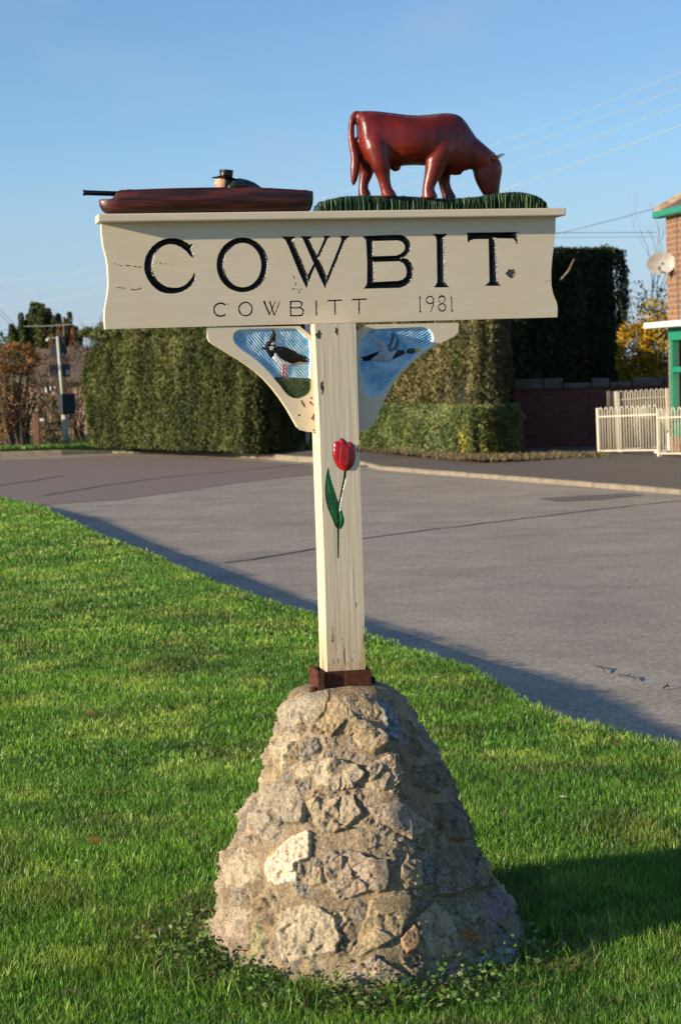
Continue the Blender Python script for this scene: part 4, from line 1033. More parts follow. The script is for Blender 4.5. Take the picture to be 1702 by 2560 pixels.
for y0, y1, dens, hh, ww in [(4.1, 5.2, 23000, .034, .0028), (5.2, 6.6, 20000, .033, .0029), (6.6, 8.5, 14000, .032, .0036), (8.5, 12, 7800, .032, .0050), (12, 18, 3600, .033, .0080), (18, 32, 1300, .036, .014)]:
    x, y = scatter(y0, y1, dens); n = len(x); q = np.c_[x, y, x * 0]
    cl = fbm(q, 3.5, 3, 12) * .7 + .5 * (fbm(q, 1.2, 2, 14) - .2)
    XX.append(x); YY.append(y); HH.append(hh * (0.45 + 1.1 * cl) * rng.uniform(.55, 1.25, n)); WW.append(ww * rng.uniform(.6, 1.2, n))
X = np.concatenate(XX); Y = np.concatenate(YY); h = np.concatenate(HH); w = np.concatenate(WW)
lean = np.clip(rng.normal(.45, .28, len(X)), 0.02, .98)
print('blades', len(X))
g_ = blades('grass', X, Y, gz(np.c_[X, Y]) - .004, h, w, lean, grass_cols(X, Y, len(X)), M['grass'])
prop(g_, 'short green mown grass of the verge', 'grass', kind='stuff')
# bare soil skirt round the mound
Vs = []; nS = 120
for r in np.linspace(0.3, 1, 10):
    for i in range(nS):
        a = 2 * math.pi * i / nS; rad = (0.50 + 0.05 * math.sin(3 * a) + 0.05 * math.sin(7 * a + 1) + 0.12 * max(0, math.cos(a - 3.7))) * r
        x, y = CX + .05 + rad * math.cos(a), CY + rad * math.sin(a)
        z = float(gz(np.array([[x, y]]))[0]) + 0.010 * (1 - r) ** 1 + (0.005 if r < .99 else -0.01); Vs.append((x, y, z + 0.008 * float(vnoise(np.array([[x, y, 0]]), 14, 2)[0])))
Fs = [(j * nS + i, j * nS + (i + 1) % nS, (j + 1) * nS + (i + 1) % nS, (j + 1) * nS + i) for j in range(9) for i in range(nS)]
mesh('soil', Vs, Fs, M['soil'], None, True)['kind'] = 'structure'
# leafy weeds at the foot of the mound
def leafset(C, size, cols, flat=0.5, n_aspect=0.55, seed=0):
    """quads (diamond leaves) at centres C"""
    r_ = np.random.default_rng(seed); n = len(C)
    a = r_.normal(size=(n, 3)); a[:, 2] *= flat; a /= np.linalg.norm(a, axis=1)[:, None]
    b = r_.normal(size=(n, 3)); b -= a * (a * b).sum(1)[:, None]; b /= np.linalg.norm(b, axis=1)[:, None]
    s = size if np.ndim(size) else np.full(n, size); s = (s * r_.uniform(.6, 1.3, n))[:, None]
    V = np.stack([C - a * s / 2, C + b * s * n_aspect / 2 - a * s * .05, C + a * s / 2, C - b * s * n_aspect / 2 - a * s * .05], 1).reshape(-1, 3)
    Qd = np.arange(n * 4).reshape(n, 4); return V, Qd, np.repeat(cols, 4, 0)
cw = []; rr_ = np.random.default_rng(5)
for i in range(46):
    a = rr_.uniform(math.pi * .98, math.pi * 1.9); rad = rr_.uniform(.44, .58); cx_, cy_ = CX + .05 + rad * math.cos(a), CY + rad * math.sin(a)
    m_ = rr_.integers(14, 34); rd = rr_.uniform(.02, .055)
    p = rr_.normal(size=(m_, 3)) * [rd, rd, rd * .45] + [cx_, cy_, rd * .8 + .012]; p[:, 2] = np.maximum(p[:, 2], .006); cw.append(p)
for (px, py) in [(560,2310),(470,2290),(500,2330),(620,2400),(570,2380),(690,2440),(880,2440),(930,2450),(1180,2440),(1090,2440)]:
    c = ground(px, py, 0.02); m_ = 70; p = rr_.normal(size=(m_, 3)) * [.045, .045, .016] + [c.x, c.y, .035]; cw.append(p)
cw = np.concatenate(cw); col = np.array([0.09, 0.17, 0.03]) * rr_.uniform(.5, 1.5, len(cw))[:, None]; k = rr_.random(len(cw)) < .22; col[k] = np.array([0.22, 0.26, 0.12]) * rr_.uniform(.6, 1.2, k.sum())[:, None]
cw[:, 2] += gz(cw); V, Qd, cc = leafset(cw, .019, col, .45, .62, 3)
prop(mesh('weeds', V, Qd, M['leaf'], None, False, None, cc), 'low leafy weeds around the foot of the stone mound', 'weeds', kind='stuff')
# dry straw litter
n = 2600; a = rr_.uniform(0, 2 * math.pi, n); rad = rr_.uniform(.42, .70, n); Xd = CX + .05 + rad * np.cos(a); Yd = CY + rad * np.sin(a)
prop(blades('dead_grass', Xd, Yd, gz(np.c_[Xd, Yd]) + .008, np.full(n, .05), np.full(n, .003), np.full(n, .96), np.tile([0.26, 0.18, 0.10], (n, 1)) * rr_.uniform(.4, 1.2, n)[:, None], M['leaf']), 'dry straw litter on the bare soil round the mound', 'straw', kind='stuff')
n = 4200; a = rr_.uniform(math.pi * .9, math.pi * 2.1, n); cl_ = fbm(np.c_[np.cos(a) * 3, np.sin(a) * 3, a * 0], 2.2, 2, 90)
rad = .45 + rr_.random(n) ** 1.4 * .24; kp = rr_.random(n) < np.clip((cl_ - .35) * 3.5, .12, 1); a, rad = a[kp], rad[kp]; n = len(a)
Xd = CX + .05 + rad * np.cos(a) * 1.03; Yd = CY + rad * np.sin(a) * 1.06
cg = grass_cols(Xd, Yd, n) * .8
prop(blades('long_grass', Xd, Yd, gz(np.c_[Xd, Yd]) - .003, rr_.uniform(.03, .085, n), rr_.uniform(.003, .006, n), np.clip(rr_.normal(.5, .25, n), .05, .97), cg, M['grass']), 'longer untrimmed grass round the foot of the stone mound', 'grass', kind='stuff')
# small things lying in the grass
def flower(px, py, label, cat, petal, centre, r=.008, grp=None, z=.045):
    r *= 1.35
    c = ground(px, py, z); e = empty('wild_flower', (c.x, c.y, 0), 0, label, cat, grp)
    mb = MB(); npet = 10
    for k in range(npet):
        a = 2 * math.pi * k / npet; a1 = a + .28; a0 = a - .28
        mb.add([(r * .3 * math.cos(a), r * .3 * math.sin(a), z), (r * math.cos(a0), r * math.sin(a0), z + .002), (r * 1.1 * math.cos(a), r * 1.1 * math.sin(a), z + .001), (r * math.cos(a1), r * math.sin(a1), z + .002)], [(0, 1, 2, 3)])
    mb.build('petals', petal, e); mb = MB(); mb.lathe((0, 0, z), [(0.0, -.002), (r * .4, 0), (r * .3, .003), (0.0, .004)], 8); mb.build('flower_centre', centre, e, True)
    mb = MB(); mb.tube([(0, 0, -.01), (.003, 0, z * .5), (0, 0, z)], [.001, .001, .001], 5); mb.build('stalk', M['leafgreen'], e)
flower(1407,1992,'small white daisy in the grass right of the mound', 'flower', M['whitepaint'], M['yellow'], .010)
flower(1089,1693,'white daisy near the road edge right of the post', 'flower', M['whitepaint'], M['whitepaint'], .010)
flower(932,1594,'white flower at the grass edge just right of the post', 'flower', M['whitepaint'], M['whitepaint'], .010)
flower(350,1508,'pale daisy in the far grass left of the dry stalk', 'flower', M['whitepaint'], M['whitepaint'], .013)
flower(193,2152,'small white flower in the left foreground grass', 'flower', M['whitepaint'], M['whitepaint'], .006)
flower(158,1741,'bright yellow flower at left of the lawn', 'flower', M['yellow'], M['yellow'], .010)
flower(469,1533,'yellow flower in the grass left of the dry stalk', 'flower', M['yellow'], M['yellow'], .013)
flower(1370,2171,'single yellow flower low in the grass right of the mound', 'flower', M['yellow'], M['yellow'], .005)
def fallen(px, py, label, mat, s=.022, rz=0.3, tilt=0.5):
    s *= 1.5; c = ground(px, py, .040); mb = MB()
    L = [(-1,0),(-.6,.35),(-.1,.5),(.5,.35),(1,0),(.5,-.35),(-.1,-.5),(-.6,-.35)]
    V = [(x * s, y * s, (.25 * s * (1 - x * x) + .3 * s * abs(y))) for x, y in L] + [(0, 0, 0.0)]
    mb.add(V, [(i, (i + 1) % 8, 8) for i in range(8)]); mb.tube([(s, 0, 0), (s * 1.5, 0, .1 * s)], [.0008, .0008], 4)
    o = mb.build('fallen_leaf', mat); o.location = c; o.rotation_euler = (tilt, 0.2, rz); prop(o, label, 'fallen leaf')
M['drylf'] = simple('dry_leaf', (0.34, 0.17, 0.08), 0.7, 0.3, 40); M['orglf'] = simple('orange_leaf', (0.52, 0.22, 0.03), 0.6, 0.3, 40); M['redlf'] = simple('red_leaf', (0.35, 0.10, 0.07), 0.6, 0.2, 40)
fallen(240,2104,'orange fallen leaf lying in the left foreground grass', M['orglf'], .018)
fallen(620,1502,'crumpled brown leaf lump near the lawn edge left of the post', M['drylf'], .035, 1.2)
fallen(674,1488,'pale orange leaf at the lawn edge beside the brown lump', M['orglf'], .014, .4)
fallen(509,1737,'light brown leaf in the grass left of the mound', M['drylf'], .012, 1.5, 1.2)
fallen(121,1540,'pinkish leaf in the grass at far left', M['redlf'], .014, 2)
fallen(1460,1818,'brown curled leaf in the grass near the road at right', M['drylf'], .016, 1.5, 1.2)
fallen(267,2330,'upright red-pink leaf in the near left grass', M['redlf'], .020, 1.6, 1.3)
fallen(1542,1862,'small tan leaf in the grass at far right', M['drylf'], .010, .2, 1)
fallen(225,1785,'thin brown twig-like leaf in the left lawn', M['drylf'], .016, .2)
mb = MB(); c = ground(577, 1602, 0.0); t_ = at(576, 1512, c.y); mb.tube([c - Vector((0, 0, .01)), (c + t_) / 2 + Vector((.002, 0, 0)), t_], [.002, .0017, .001], 6)
o = mb.build('dry_stalk', simple('dry_straw', (0.48, 0.40, 0.20), .7)); prop(o, 'single tall dry grass stalk standing up from the lawn', 'stalk')

# ---- far kerbs, pavement, verge
kR_px = [(911,1165),(948,1175),(1090,1187),(1247,1199),(1404,1212),(1562,1225),(1702,1237)]
kL_px = [(0,1143),(157,1138),(281,1133),(393,1133),(533,1138),(606,1144),(700,1151),(790,1157)]
kL = [ground(x, y, ZR) for x, y in kL_px]; kR = [ground(x, y, ZR) for x, y in kR_px]
ldir = (kL[0] - kL[2]).normalized(); rdir = (kR[-1] - kR[-3]).normalized()
kerb_all = [kL[0] + ldir * 30, kL[0] + ldir * 8] + kL + [(kL[-1] * .5 + kR[0] * .5)] + kR + [kR[-1] + rdir * 6, kR[-1] + rdir * 25]
for p in kerb_all: p.z = 0
def offset(line, d):
    o = []
    for i, p in enumerate(line):
        t = (line[min(i + 1, len(line) - 1)] - line[max(i - 1, 0)]).normalized(); o.append(p + Vector((-t.y, t.x, 0)) * d)
    return o
inner = offset(kerb_all, 0.13)
ztops = []
for i, p in enumerate(kerb_all):
    low = 4 <= i <= 6
    ztops.append(ZR + (0.05 if low else (0.125 if i < 4 else (.11 if i < 11 else .07))))
# kerb stones individually jointed within one kerb course
mb = MB(); acc = 0
for i in range(len(kerb_all) - 1):
    a, b, ai, bi = kerb_all[i], kerb_all[i + 1], inner[i], inner[i + 1]; Ls = (b - a).length; ns = max(1, int(Ls / 0.9)); 
    for k in range(ns):
        t0, t1 = k / ns, (k + 1) / ns - 0.012 / Ls * 1.0
        za = ztops[i] + (ztops[i + 1] - ztops[i]) * t0 + random.uniform(-.004, .004); zb_ = ztops[i] + (ztops[i + 1] - ztops[i]) * t1 + random.uniform(-.004, .004)
        pa, pb, qa, qb = a.lerp(b, t0), a.lerp(b, t1), ai.lerp(bi, t0), ai.lerp(bi, t1); c_ = 0.018
        V = [(pa.x, pa.y, ZR - .05), (pb.x, pb.y, ZR - .05), (pa.x, pa.y, za - c_), (pb.x, pb.y, zb_ - c_)] + [tuple(pa.lerp(qa, .12))[:2] + (za,), tuple(pb.lerp(qb, .12))[:2] + (zb_,), tuple(qa)[:2] + (za,), tuple(qb)[:2] + (zb_,)]
        mb.add(V, [(0, 1, 3, 2), (2, 3, 5, 4), (4, 5, 7, 6), (0, 2, 4, 6), (1, 7, 5, 3)])
mb.build('kerb', M['kerb'])['kind'] = 'structure'
inn = offset(kerb_all, 0.125)
def strip(name, idx, mat, depth, z):
    pts = [inn[i] for i in idx]; V = []; Fc = []
    for j, (p, i) in enumerate(zip(pts, idx)):
        V += [(p.x, p.y, ztops[i] - .004), (p.x + (1.5 if p.x > 0 else 0), p.y + 2.2, z), (p.x + (depth * .35 if p.x > 0 else 0), p.y + depth, z)]
    for j in range(len(pts) - 1):
        for k in range(2): Fc.append((j * 3 + k, (j + 1) * 3 + k, (j + 1) * 3 + k + 1, j * 3 + k + 1))
    o = mesh(name, V, Fc, mat); o['kind'] = 'structure'; return o
strip('pavement', list(range(5, len(kerb_all))), M['pave'], 30, ZP)
strip('verge', list(range(0, 6)), M['lawn'], 30, ZP)
# far verge grass
n = 15000; Yv = rng.uniform(45.8, 51, n); Xv = rng.uniform(-10.5, -3.2, n)
kx = np.array([p.x for p in kerb_all[:8]]); ky = np.array([p.y for p in kerb_all[:8]]); o_ = np.argsort(kx)
k = Yv > np.interp(Xv, kx[o_], ky[o_]) + .15; k &= Xv < -3.9 - (Yv - 46) * .1; Xv, Yv = Xv[k], Yv[k]
g_ = blades('verge_grass', Xv, Yv, np.full(len(Xv), ZP - .01), rng.uniform(.04, .10, len(Xv)), np.full(len(Xv), .035), np.full(len(Xv), .5), grass_cols(Xv, Yv, len(Xv)) * .75, M['grass'])
prop(g_, 'strip of green grass behind the far left kerb', 'grass', kind='stuff')

def ribbon(name, pts, w, mat, z):
    L = offset(pts, w / 2); Rr = offset(pts, -w / 2); V = []
    for a, b in zip(L, Rr): V += [(a.x, a.y, z), (b.x, b.y, z)]
    o = mesh(name, V, [(i * 2, i * 2 + 2, i * 2 + 3, i * 2 + 1) for i in range(len(pts) - 1)], mat); o['kind'] = 'structure'; return o
def gl(px): return [ground(x, y, ZR) for x, y in px]
# darker old surface over the junction at left
jp = gl([(0,1150),(157,1145),(281,1140),(533,1145),(606,1151),(790,1164),(790,1186),(610,1206),(430,1232),(300,1250),(110,1262),(-60,1262),(-60,1154)])
mesh('road_surface_patch', [(p.x, p.y, ZR + .004) for p in jp], [tuple(range(len(jp)))], M['junction'])['kind'] = 'structure'
pp = gl([(1340,1247),(1440,1240),(1575,1233),(1612,1238),(1500,1250),(1390,1255)])
mesh('road_repair_patch', [(p.x, p.y, ZR + .004) for p in pp], [tuple(range(len(pp)))], M['patch'])['kind'] = 'structure'
def wig(px, amp=.8): 
    out = []
    for a, b in zip(px[:-1], px[1:]):
        for k in range(5): t = k / 5; out.append((a[0] + (b[0] - a[0]) * t, a[1] + (b[1] - a[1]) * t + random.uniform(-amp, amp)))
    return out + [px[-1]]
ribbon('tar_seam', gl(wig([(560,1408),(640,1398),(784,1373),(905,1347),(1100,1322),(1280,1300),(1500,1273),(1702,1252)])), .045, M['tar'], ZR + .006)  # long thin dark line laid across the road surface
ribbon('tar_seam', gl(wig([(0,1214),(80,1203),(160,1190)])), .05, M['tar'], ZR + .010)  # this and the next: tar-filled seams in the junction surface
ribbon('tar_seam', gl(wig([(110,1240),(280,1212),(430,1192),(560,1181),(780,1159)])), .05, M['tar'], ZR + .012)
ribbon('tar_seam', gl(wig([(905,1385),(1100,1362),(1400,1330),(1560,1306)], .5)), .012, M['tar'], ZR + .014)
ribbon('road_line', gl([(90,1171),(130,1170),(172,1172)]), .05, M['kerb'], ZR + .010)
ribbon('road_line', gl([(200,1140),(400,1140),(530,1146)]), .06, M['kerb'], ZR + .010)
for k_, (x0_, y0_, x1_, y1_, lab_) in enumerate([(1488, 1666, 1512, 1680, 'thin dark twig lying on the road at its shadow edge'), (1545, 1688, 1590, 1700, 'longer dark twig on the road near the right edge'), (1655, 1722, 1672, 1716, 'short dark twig on the road at the far right')]):
    a_, b_ = ground(x0_, y0_, ZR + .01), ground(x1_, y1_, ZR + .01); mb = MB(); m_ = (a_ + b_) / 2 + Vector((.01, .02, .01)); mb.tube([a_, m_, b_], [.004, .005, .003], 5); mb.tube([m_, m_ + (b_ - a_) * .2 + Vector((0, .05, .012))], [.003, .001], 5)
    prop(mb.build('twig', M['tar']), lab_, 'twig')
# drain gully beside the post
c = ground(912, 1166, ZR); mb = MB(); mb.box(-.35, .3, -.1, .1, 0, .02); 
for i in range(6): mb.box(-.3 + i * .1, -.25 + i * .1, -.08, .08, .02, .03)
o = mb.build('drain_cover', M['drain']); o.location = (c.x, c.y - .12, ZR + .002); prop(o, 'small iron drain grating at the kerb just right of the post', 'drain')
# dry strip along foot of the low hedge and wall
dp = [ground(x, y, ZP) for x, y in [(780,1122),(905,1126),(1000,1135),(1090,1142),(1180,1150),(1300,1149),(1400,1146),(1490,1143),(1502,1132),(1330,1130),(1190,1126),(960,1112),(780,1108)]]
mesh('dry_verge', [(p.x, p.y, ZP + .008) for p in dp], [tuple(range(len(dp)))], M['dryground'])['kind'] = 'structure'
n = 5200; t_ = rng.random(n); A = [ground(x, y, ZP) for x, y in [(785,1118),(905,1121),(1090,1139),(1190,1145),(1330,1143),(1490,1138)]]
idx = np.minimum((t_ * 5).astype(int), 4); fr = t_ * 5 - idx; Ax = np.array([p.x for p in A]); Ay = np.array([p.y for p in A])
Xd = Ax[idx] + (Ax[idx + 1] - Ax[idx]) * fr + rng.normal(0, .12, n); Yd = Ay[idx] + (Ay[idx + 1] - Ay[idx]) * fr + rng.normal(0, .55, n)
cd = np.tile([0.25, 0.17, 0.10], (n, 1)) * rng.uniform(.5, 1.3, n)[:, None]; k = rng.random(n) < .28; cd[k] = [0.09, 0.14, 0.03]
prop(blades('dry_grass', Xd, Yd, np.full(n, ZP), rng.uniform(.03, .10, n) , np.full(n, .018), rng.uniform(.3, .9, n), cd, M['leaf']), 'dry brown grass along the foot of the low hedge', 'dry grass', kind='stuff')

# ================================================================== HEDGES
def hedge(name, foot, z0, z1, nleaf, size, c1, c2, label, round_=0.25, lump=.16, cat='hedge', yellow=None, seed=1, streak=True, hole=None, core_in=.28):
    """foot: 4 ground corners going round (front-left, corner, end-back, back-left)"""
    r_ = np.random.default_rng(seed); e = empty(name, foot[0], 0, label, cat); o3 = np.array([foot[0].x, foot[0].y, 0])
    Fp = np.array([(p.x, p.y) for p in foot]); cen = Fp.mean(0)
    def shrink(d):
        o_ = []; sg = 1 if (np.dot(Fp[:, 0], np.roll(Fp[:, 1], -1)) - np.dot(Fp[:, 1], np.roll(Fp[:, 0], -1))) > 0 else -1
        for i in range(4):
            e0 = Fp[i] - Fp[i - 1]; e0 = e0 / np.hypot(*e0); e1 = Fp[(i + 1) % 4] - Fp[i]; e1 = e1 / np.hypot(*e1)
            o_.append(Fp[i] + (np.array([-e0[1], e0[0]]) + np.array([-e1[1], e1[0]])) * sg * d)
        return np.array(o_)
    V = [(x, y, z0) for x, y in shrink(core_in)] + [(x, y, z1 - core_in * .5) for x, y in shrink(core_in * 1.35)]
    V = np.array(V) - o3
    cube = [(0, 1, 5, 4), (1, 2, 6, 5), (2, 3, 7, 6), (3, 0, 4, 7), (4, 5, 6, 7), (3, 2, 1, 0)]
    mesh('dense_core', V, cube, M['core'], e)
    faces = [(0, 1), (1, 2), (2, 3), (3, 0)]; Ls = [np.hypot(*(Fp[b] - Fp[a])) for a, b in faces]; H_ = z1 - z0
    areas = [l * H_ for l in Ls]; areas[2] *= .3; areas[3] *= .5
    x_, y_ = Fp[:, 0], Fp[:, 1]; atop = abs(np.dot(x_, np.roll(y_, 1)) - np.dot(y_, np.roll(x_, 1))) / 2
    areas.append(atop); tot = sum(areas); out = []
    sgn = 1 if (np.dot(x_, np.roll(y_, -1)) - np.dot(y_, np.roll(x_, -1))) > 0 else -1
    for i, ar_ in enumerate(areas):
        n_ = int(nleaf * 1.12 * ar_ / tot)
        if n_ == 0: continue
        if i < 4:
            a, b = faces[i]; t = r_.random(n_); s = r_.random(n_) ** .9; p = Fp[a] + (Fp[b] - Fp[a]) * t[:, None]
            d = (Fp[b] - Fp[a]) / Ls[i]; nn = np.array([d[1], -d[0]]) * sgn
            q = np.c_[p, z0 + s * H_]; nv = np.array([nn[0], nn[1], 0])
            rnd = np.clip((s - (1 - round_)) / max(round_, 1e-3), 0, 1) ** 2 * round_ * .8 * min(H_, 1.6)
            er = np.clip(np.minimum(t, 1 - t) * Ls[i] / (core_in * 1.5), 0, 1); rnd = rnd + (1 - er) ** 2 * core_in * .5
            if i == 0 and streak: e2 = np.clip(t * Ls[i] / 2.0, 0, 1); q[:, 2] = z0 + (q[:, 2] - z0) * (1 - .16 * (1 - e2) ** 2)
            q = q - nv * rnd[:, None]
        else:
            u, v = r_.random(n_), r_.random(n_)
            p = (Fp[0] * (1 - u)[:, None] + Fp[1] * u[:, None]) * (1 - v)[:, None] + (Fp[3] * (1 - u)[:, None] + Fp[2] * u[:, None]) * v[:, None]
            q = np.c_[p, np.full(n_, z1)]; nv = np.array([0, 0, 1.0]); m_ = np.minimum.reduce([u, 1 - u, v, 1 - v]); q[:, 2] -= (1 - np.clip(m_ / .12, 0, 1)) ** 2 * .18
        sc_ = q * [1, 1, .55] if streak else q
        f = fbm(sc_, 1.1, 3, seed) + .45 * (fbm(sc_, 5.0, 2, seed + 5) - .5)
        gap = fbm(sc_, 2.6, 3, seed + 71); kp = (gap > .345) | (r_.random(len(q)) < .25)
        q, f = q[kp], f[kp]
        q = q + nv * ((f - .62) * lump * 3.2)[:, None] + r_.normal(0, .022, q.shape) - nv * np.abs(r_.normal(0, (.09 if core_in > .21 else .05) * (1 if i < 4 else .3), len(q)))[:, None]
        q = np.c_[q[:, :2], np.maximum(q[:, 2], z0)]
        out.append(q)
    C = np.concatenate(out); cn = fbm(C * [1, 1, .55] if streak else C, 2.6, 3, seed + 9); t = np.clip((cn - .38) * 3 + r_.normal(0, .12, len(C)), 0, 1)[:, None]
    cols = np.array(c1) * (1 - t) + np.array(c2) * t
    if yellow is not None:
        k = (fbm(C * [1, 1, .5], 1.0, 2, seed + 31) + r_.normal(0, .05, len(C))) > .635; cols[k] = np.array(yellow) * r_.uniform(.6, 1.2, k.sum())[:, None]
    if hole is not None:
        hp, hr, hc = hole; k = (np.linalg.norm(C - np.array(hp), axis=1) < hr * r_.uniform(.6, 1.1, len(C))); cols[k] = hc
    cols = cols * r_.uniform(.75, 1.3, len(C))[:, None]
    V, Qd, cc = leafset(C - o3, size, cols, 1.6 if streak else 1.0, .42 if streak else .6, seed)
    mesh('foliage', V, Qd, M['leaf'], e, False, None, cc); return e
def gp(x, y): return ground(x, y, ZP)
# left tall hedge
A0, A1 = gp(205, 1117), gp(622, 1131); d_ = (A1 - A0).normalized(); nb = Vector((-d_.y, d_.x, 0)); 
A2 = gp(800, 1118); A3 = A0 + (A2 - A1) * .8
hp = at(318, 955, 46.3)
hedge('tall_hedge', [A0, A1, A2, A3], ZP, 2.92, 150000, .075, (0.066, 0.080, 0.022), (0.182, 0.188, 0.056), 'large olive green clipped conifer hedge behind the left half of the sign', .32, .17, seed=3, hole=((hp.x, hp.y, hp.z), .26, (0.26, 0.09, 0.03)))
# right tall hedge
B1 = gp(1212, 1135); B0 = gp(800, 1108); B2 = B1 + (gp(1400, 1106) - B1).normalized() * 2.0; B3 = B0 + (B2 - B1)
hedge('tall_hedge', [B0, B1, B2, B3], ZP + .35, 2.95, 95000, .085, (0.085, 0.085, 0.030), (0.26, 0.225, 0.085), 'tall brownish green conifer hedge behind the right half of the sign', .12, .16, seed=5)
tk = MB()
for i in range(26):
    p = B0.lerp(B1, (i + .5) / 26) + Vector((.2, .5, 0)); tk.tube([p, p + Vector((random.uniform(-.1, .1), 0, .5)), p + Vector((random.uniform(-.2, .2), .1, 1.1))], [.05, .04, .03], 6)
hb_ = [o for o in bpy.data.objects if o.name == 'tall_hedge.001'][0]
o = tk.build('trunk', M['bark'], hb_); o.location = -Vector(hb_.location)
# clipped yew standing by the wall
Y1 = at(1300, 1110, 44.0); Y2 = at(1580, 1110, 46.5); y1 = Vector((Y1.x, Y1.y, 0)); y2 = Vector((Y2.x, Y2.y, 0)); y0 = Vector((y1.x - 1.0, y1.y + .9, 0)); y3 = Vector((y0.x + 1.2, y0.y + 2.4, 0))
hedge('yew_tree', [y0, y1, y2, y3], ZP, 4.12, 95000, .085, (0.03, 0.042, 0.012), (0.085, 0.09, 0.026), 'tall dark flat topped clipped yew between the sign board and the brick house', .10, .13, 'tree', seed=8)
o = MB(); pa, pb = at(1400, 700, 44.6), at(1434, 648, 43.9); o.tube([pa, pa.lerp(pb, .5) + Vector((.03, 0, -.02)), pb], [.022, .018, .012], 6); ye = [x for x in bpy.data.objects if x.name == 'yew_tree'][0]
o = o.build('dead_branch', M['barkpale'], ye); o.location = -Vector(ye.location)
# low hedge
C1 = gp(1190, 1141); C0 = gp(770, 1113); C2 = gp(1318, 1128); C3 = C0 + (C2 - C1)
hedge('low_hedge', [C0, C1, C2, C3], ZP, 0.90, 95000, .052, (0.10, 0.14, 0.04), (0.25, 0.285, 0.10), 'low square clipped green hedge with yellow patches by the pavement', .14, .07, yellow=(0.52, 0.42, 0.06), seed=13, streak=False, core_in=.12)

# ================================================================== RIGHT WALL, FENCES, HOUSE
def axes_obj(name, a, b, label, cat, grp=None):
    ang = math.atan2(b.y - a.y, b.x - a.x); return empty(name, (a.x, a.y, a.z), ang, label, cat, grp), (b - a).length
wa, wb = gp(1285, 1120), gp(1760, 1108); bw, Lw = axes_obj('brick_wall', wa, wb, 'dark red brick garden wall with rough stone coping behind the cream railings', 'brick wall')
mb = MB(); mb.box(0, Lw, 0, .24, -.02, 1.14); mb.build('brickwork', M['wallbrick'], bw)
cp = MB(); x = 0
while x < Lw - .05:
    l = min(random.uniform(.35, .62), Lw - x); h_ = random.uniform(.10, .22); cp.box(x + .01, x + l - .01, -.05 + random.uniform(-.02, .02), .30, 1.142, 1.142 + h_); x += l
o = cp.build('coping', M['coping'], bw, bevel=.03)
def hoops(name, a, b, z0, z1, nh, label, cat, grp, rail_top, posts=(), zt_post=None, lean=0.0):
    e, L = axes_obj(name, a, b, label, cat, grp); pitch = L / nh; r = .011
    for i in range(nh):
        x0 = pitch * (i + .18); x1 = x0 + pitch * .52; rad = (x1 - x0) / 2; mb = MB()
        arc = [(x0 + rad - rad * math.cos(t), 0, z1 - rad + rad * math.sin(t)) for t in np.linspace(0, math.pi, 9)]
        mb.tube([(x0, 0, z0 + .04)] + arc + [(x1, 0, z0 + .04)], r, 6); mb.build('hoop', M['steelpaint'], e, True)
    for z in (z0 + .05, rail_top):
        mb = MB(); mb.box(0, L, -.02, .008, z - .012, z + .012); mb.build('rail', M['steelpaint'], e)
    for x in posts:
        mb = MB(); mb.box(x - .035, x + .035, -.035, .035, z0 - .02, (zt_post or z1)); mb.build('fence_post', M['steelpaint'], e, bevel=.004)
    e.rotation_euler[1] = lean; return e
f0, f1 = gp(1499, 1134), gp(1648, 1141)
zf = at(1500, 1020, f0.y).z - ZP
hoops('hoop_fence', f0, f1, 0, zf, 11, 'front run of cream hoop topped metal railings at the pavement edge', 'railing', 'cream hoop topped railings', at(1500, 1042, f0.y).z - ZP, (0.0,), zf, -.03)
f2 = f1 + (f1 - f0) * 1.3 + Vector((-.2, -.9, 0))
hoops('hoop_fence', f1, f2, 0, zf, 13, 'cream hoop topped metal railings running out of the picture past the house window', 'railing', 'cream hoop topped railings', at(1500, 1042, f0.y).z - ZP, (0.0, (f2 - f1).length), zf, -.03)
k0 = at(1541, 1125, 38.0); k1 = at(1680, 1125, 38.0); k0.z = k1.z = ZP
hoops('metal_gate', k0, k1, 0, at(1600, 977, 38.0).z - ZP, 11, 'taller cream hoop topped metal gate behind the front railings', 'gate', None, at(1600, 998, 38.0).z - ZP, (.06, .97), None, -.03)
gt = [o for o in bpy.data.objects if o.name == 'metal_gate'][0]
mb = MB(); Lg = (k1 - k0).length; zg = at(1600, 998, 38.0).z - ZP
mb.tube([(Lg * .08, .02, .15), (Lg * .66, .02, zg)], .014, 6); mb.build('brace', M['steelpaint'], gt)
mb = MB(); gpz = at(1525, 977, 38.0); mb.box(gpz.x - .06, gpz.x + .0, 38.0, 38.08, 0, gpz.z); mb.box(gpz.x, gpz.x + .07, 38.02, 38.06, 0, gpz.z - .01)
o = mb.build('gate_post', M['coping'], None, bevel=.005); prop(o, 'pale square gate post at the left end of the taller gate', 'gate post')

# house: long wall runs almost straight towards the camera
hc0 = ground(1674, 1133, ZP); hd = Vector((.174, -.985, 0)); HA = math.atan2(hd.y, hd.x)
house = empty('brick_house', (hc0.x, hc0.y, ZP), HA, 'red brick house at the right edge with green shop window frame and tiled roof', 'house')
house.rotation_euler = (0, 0, HA)
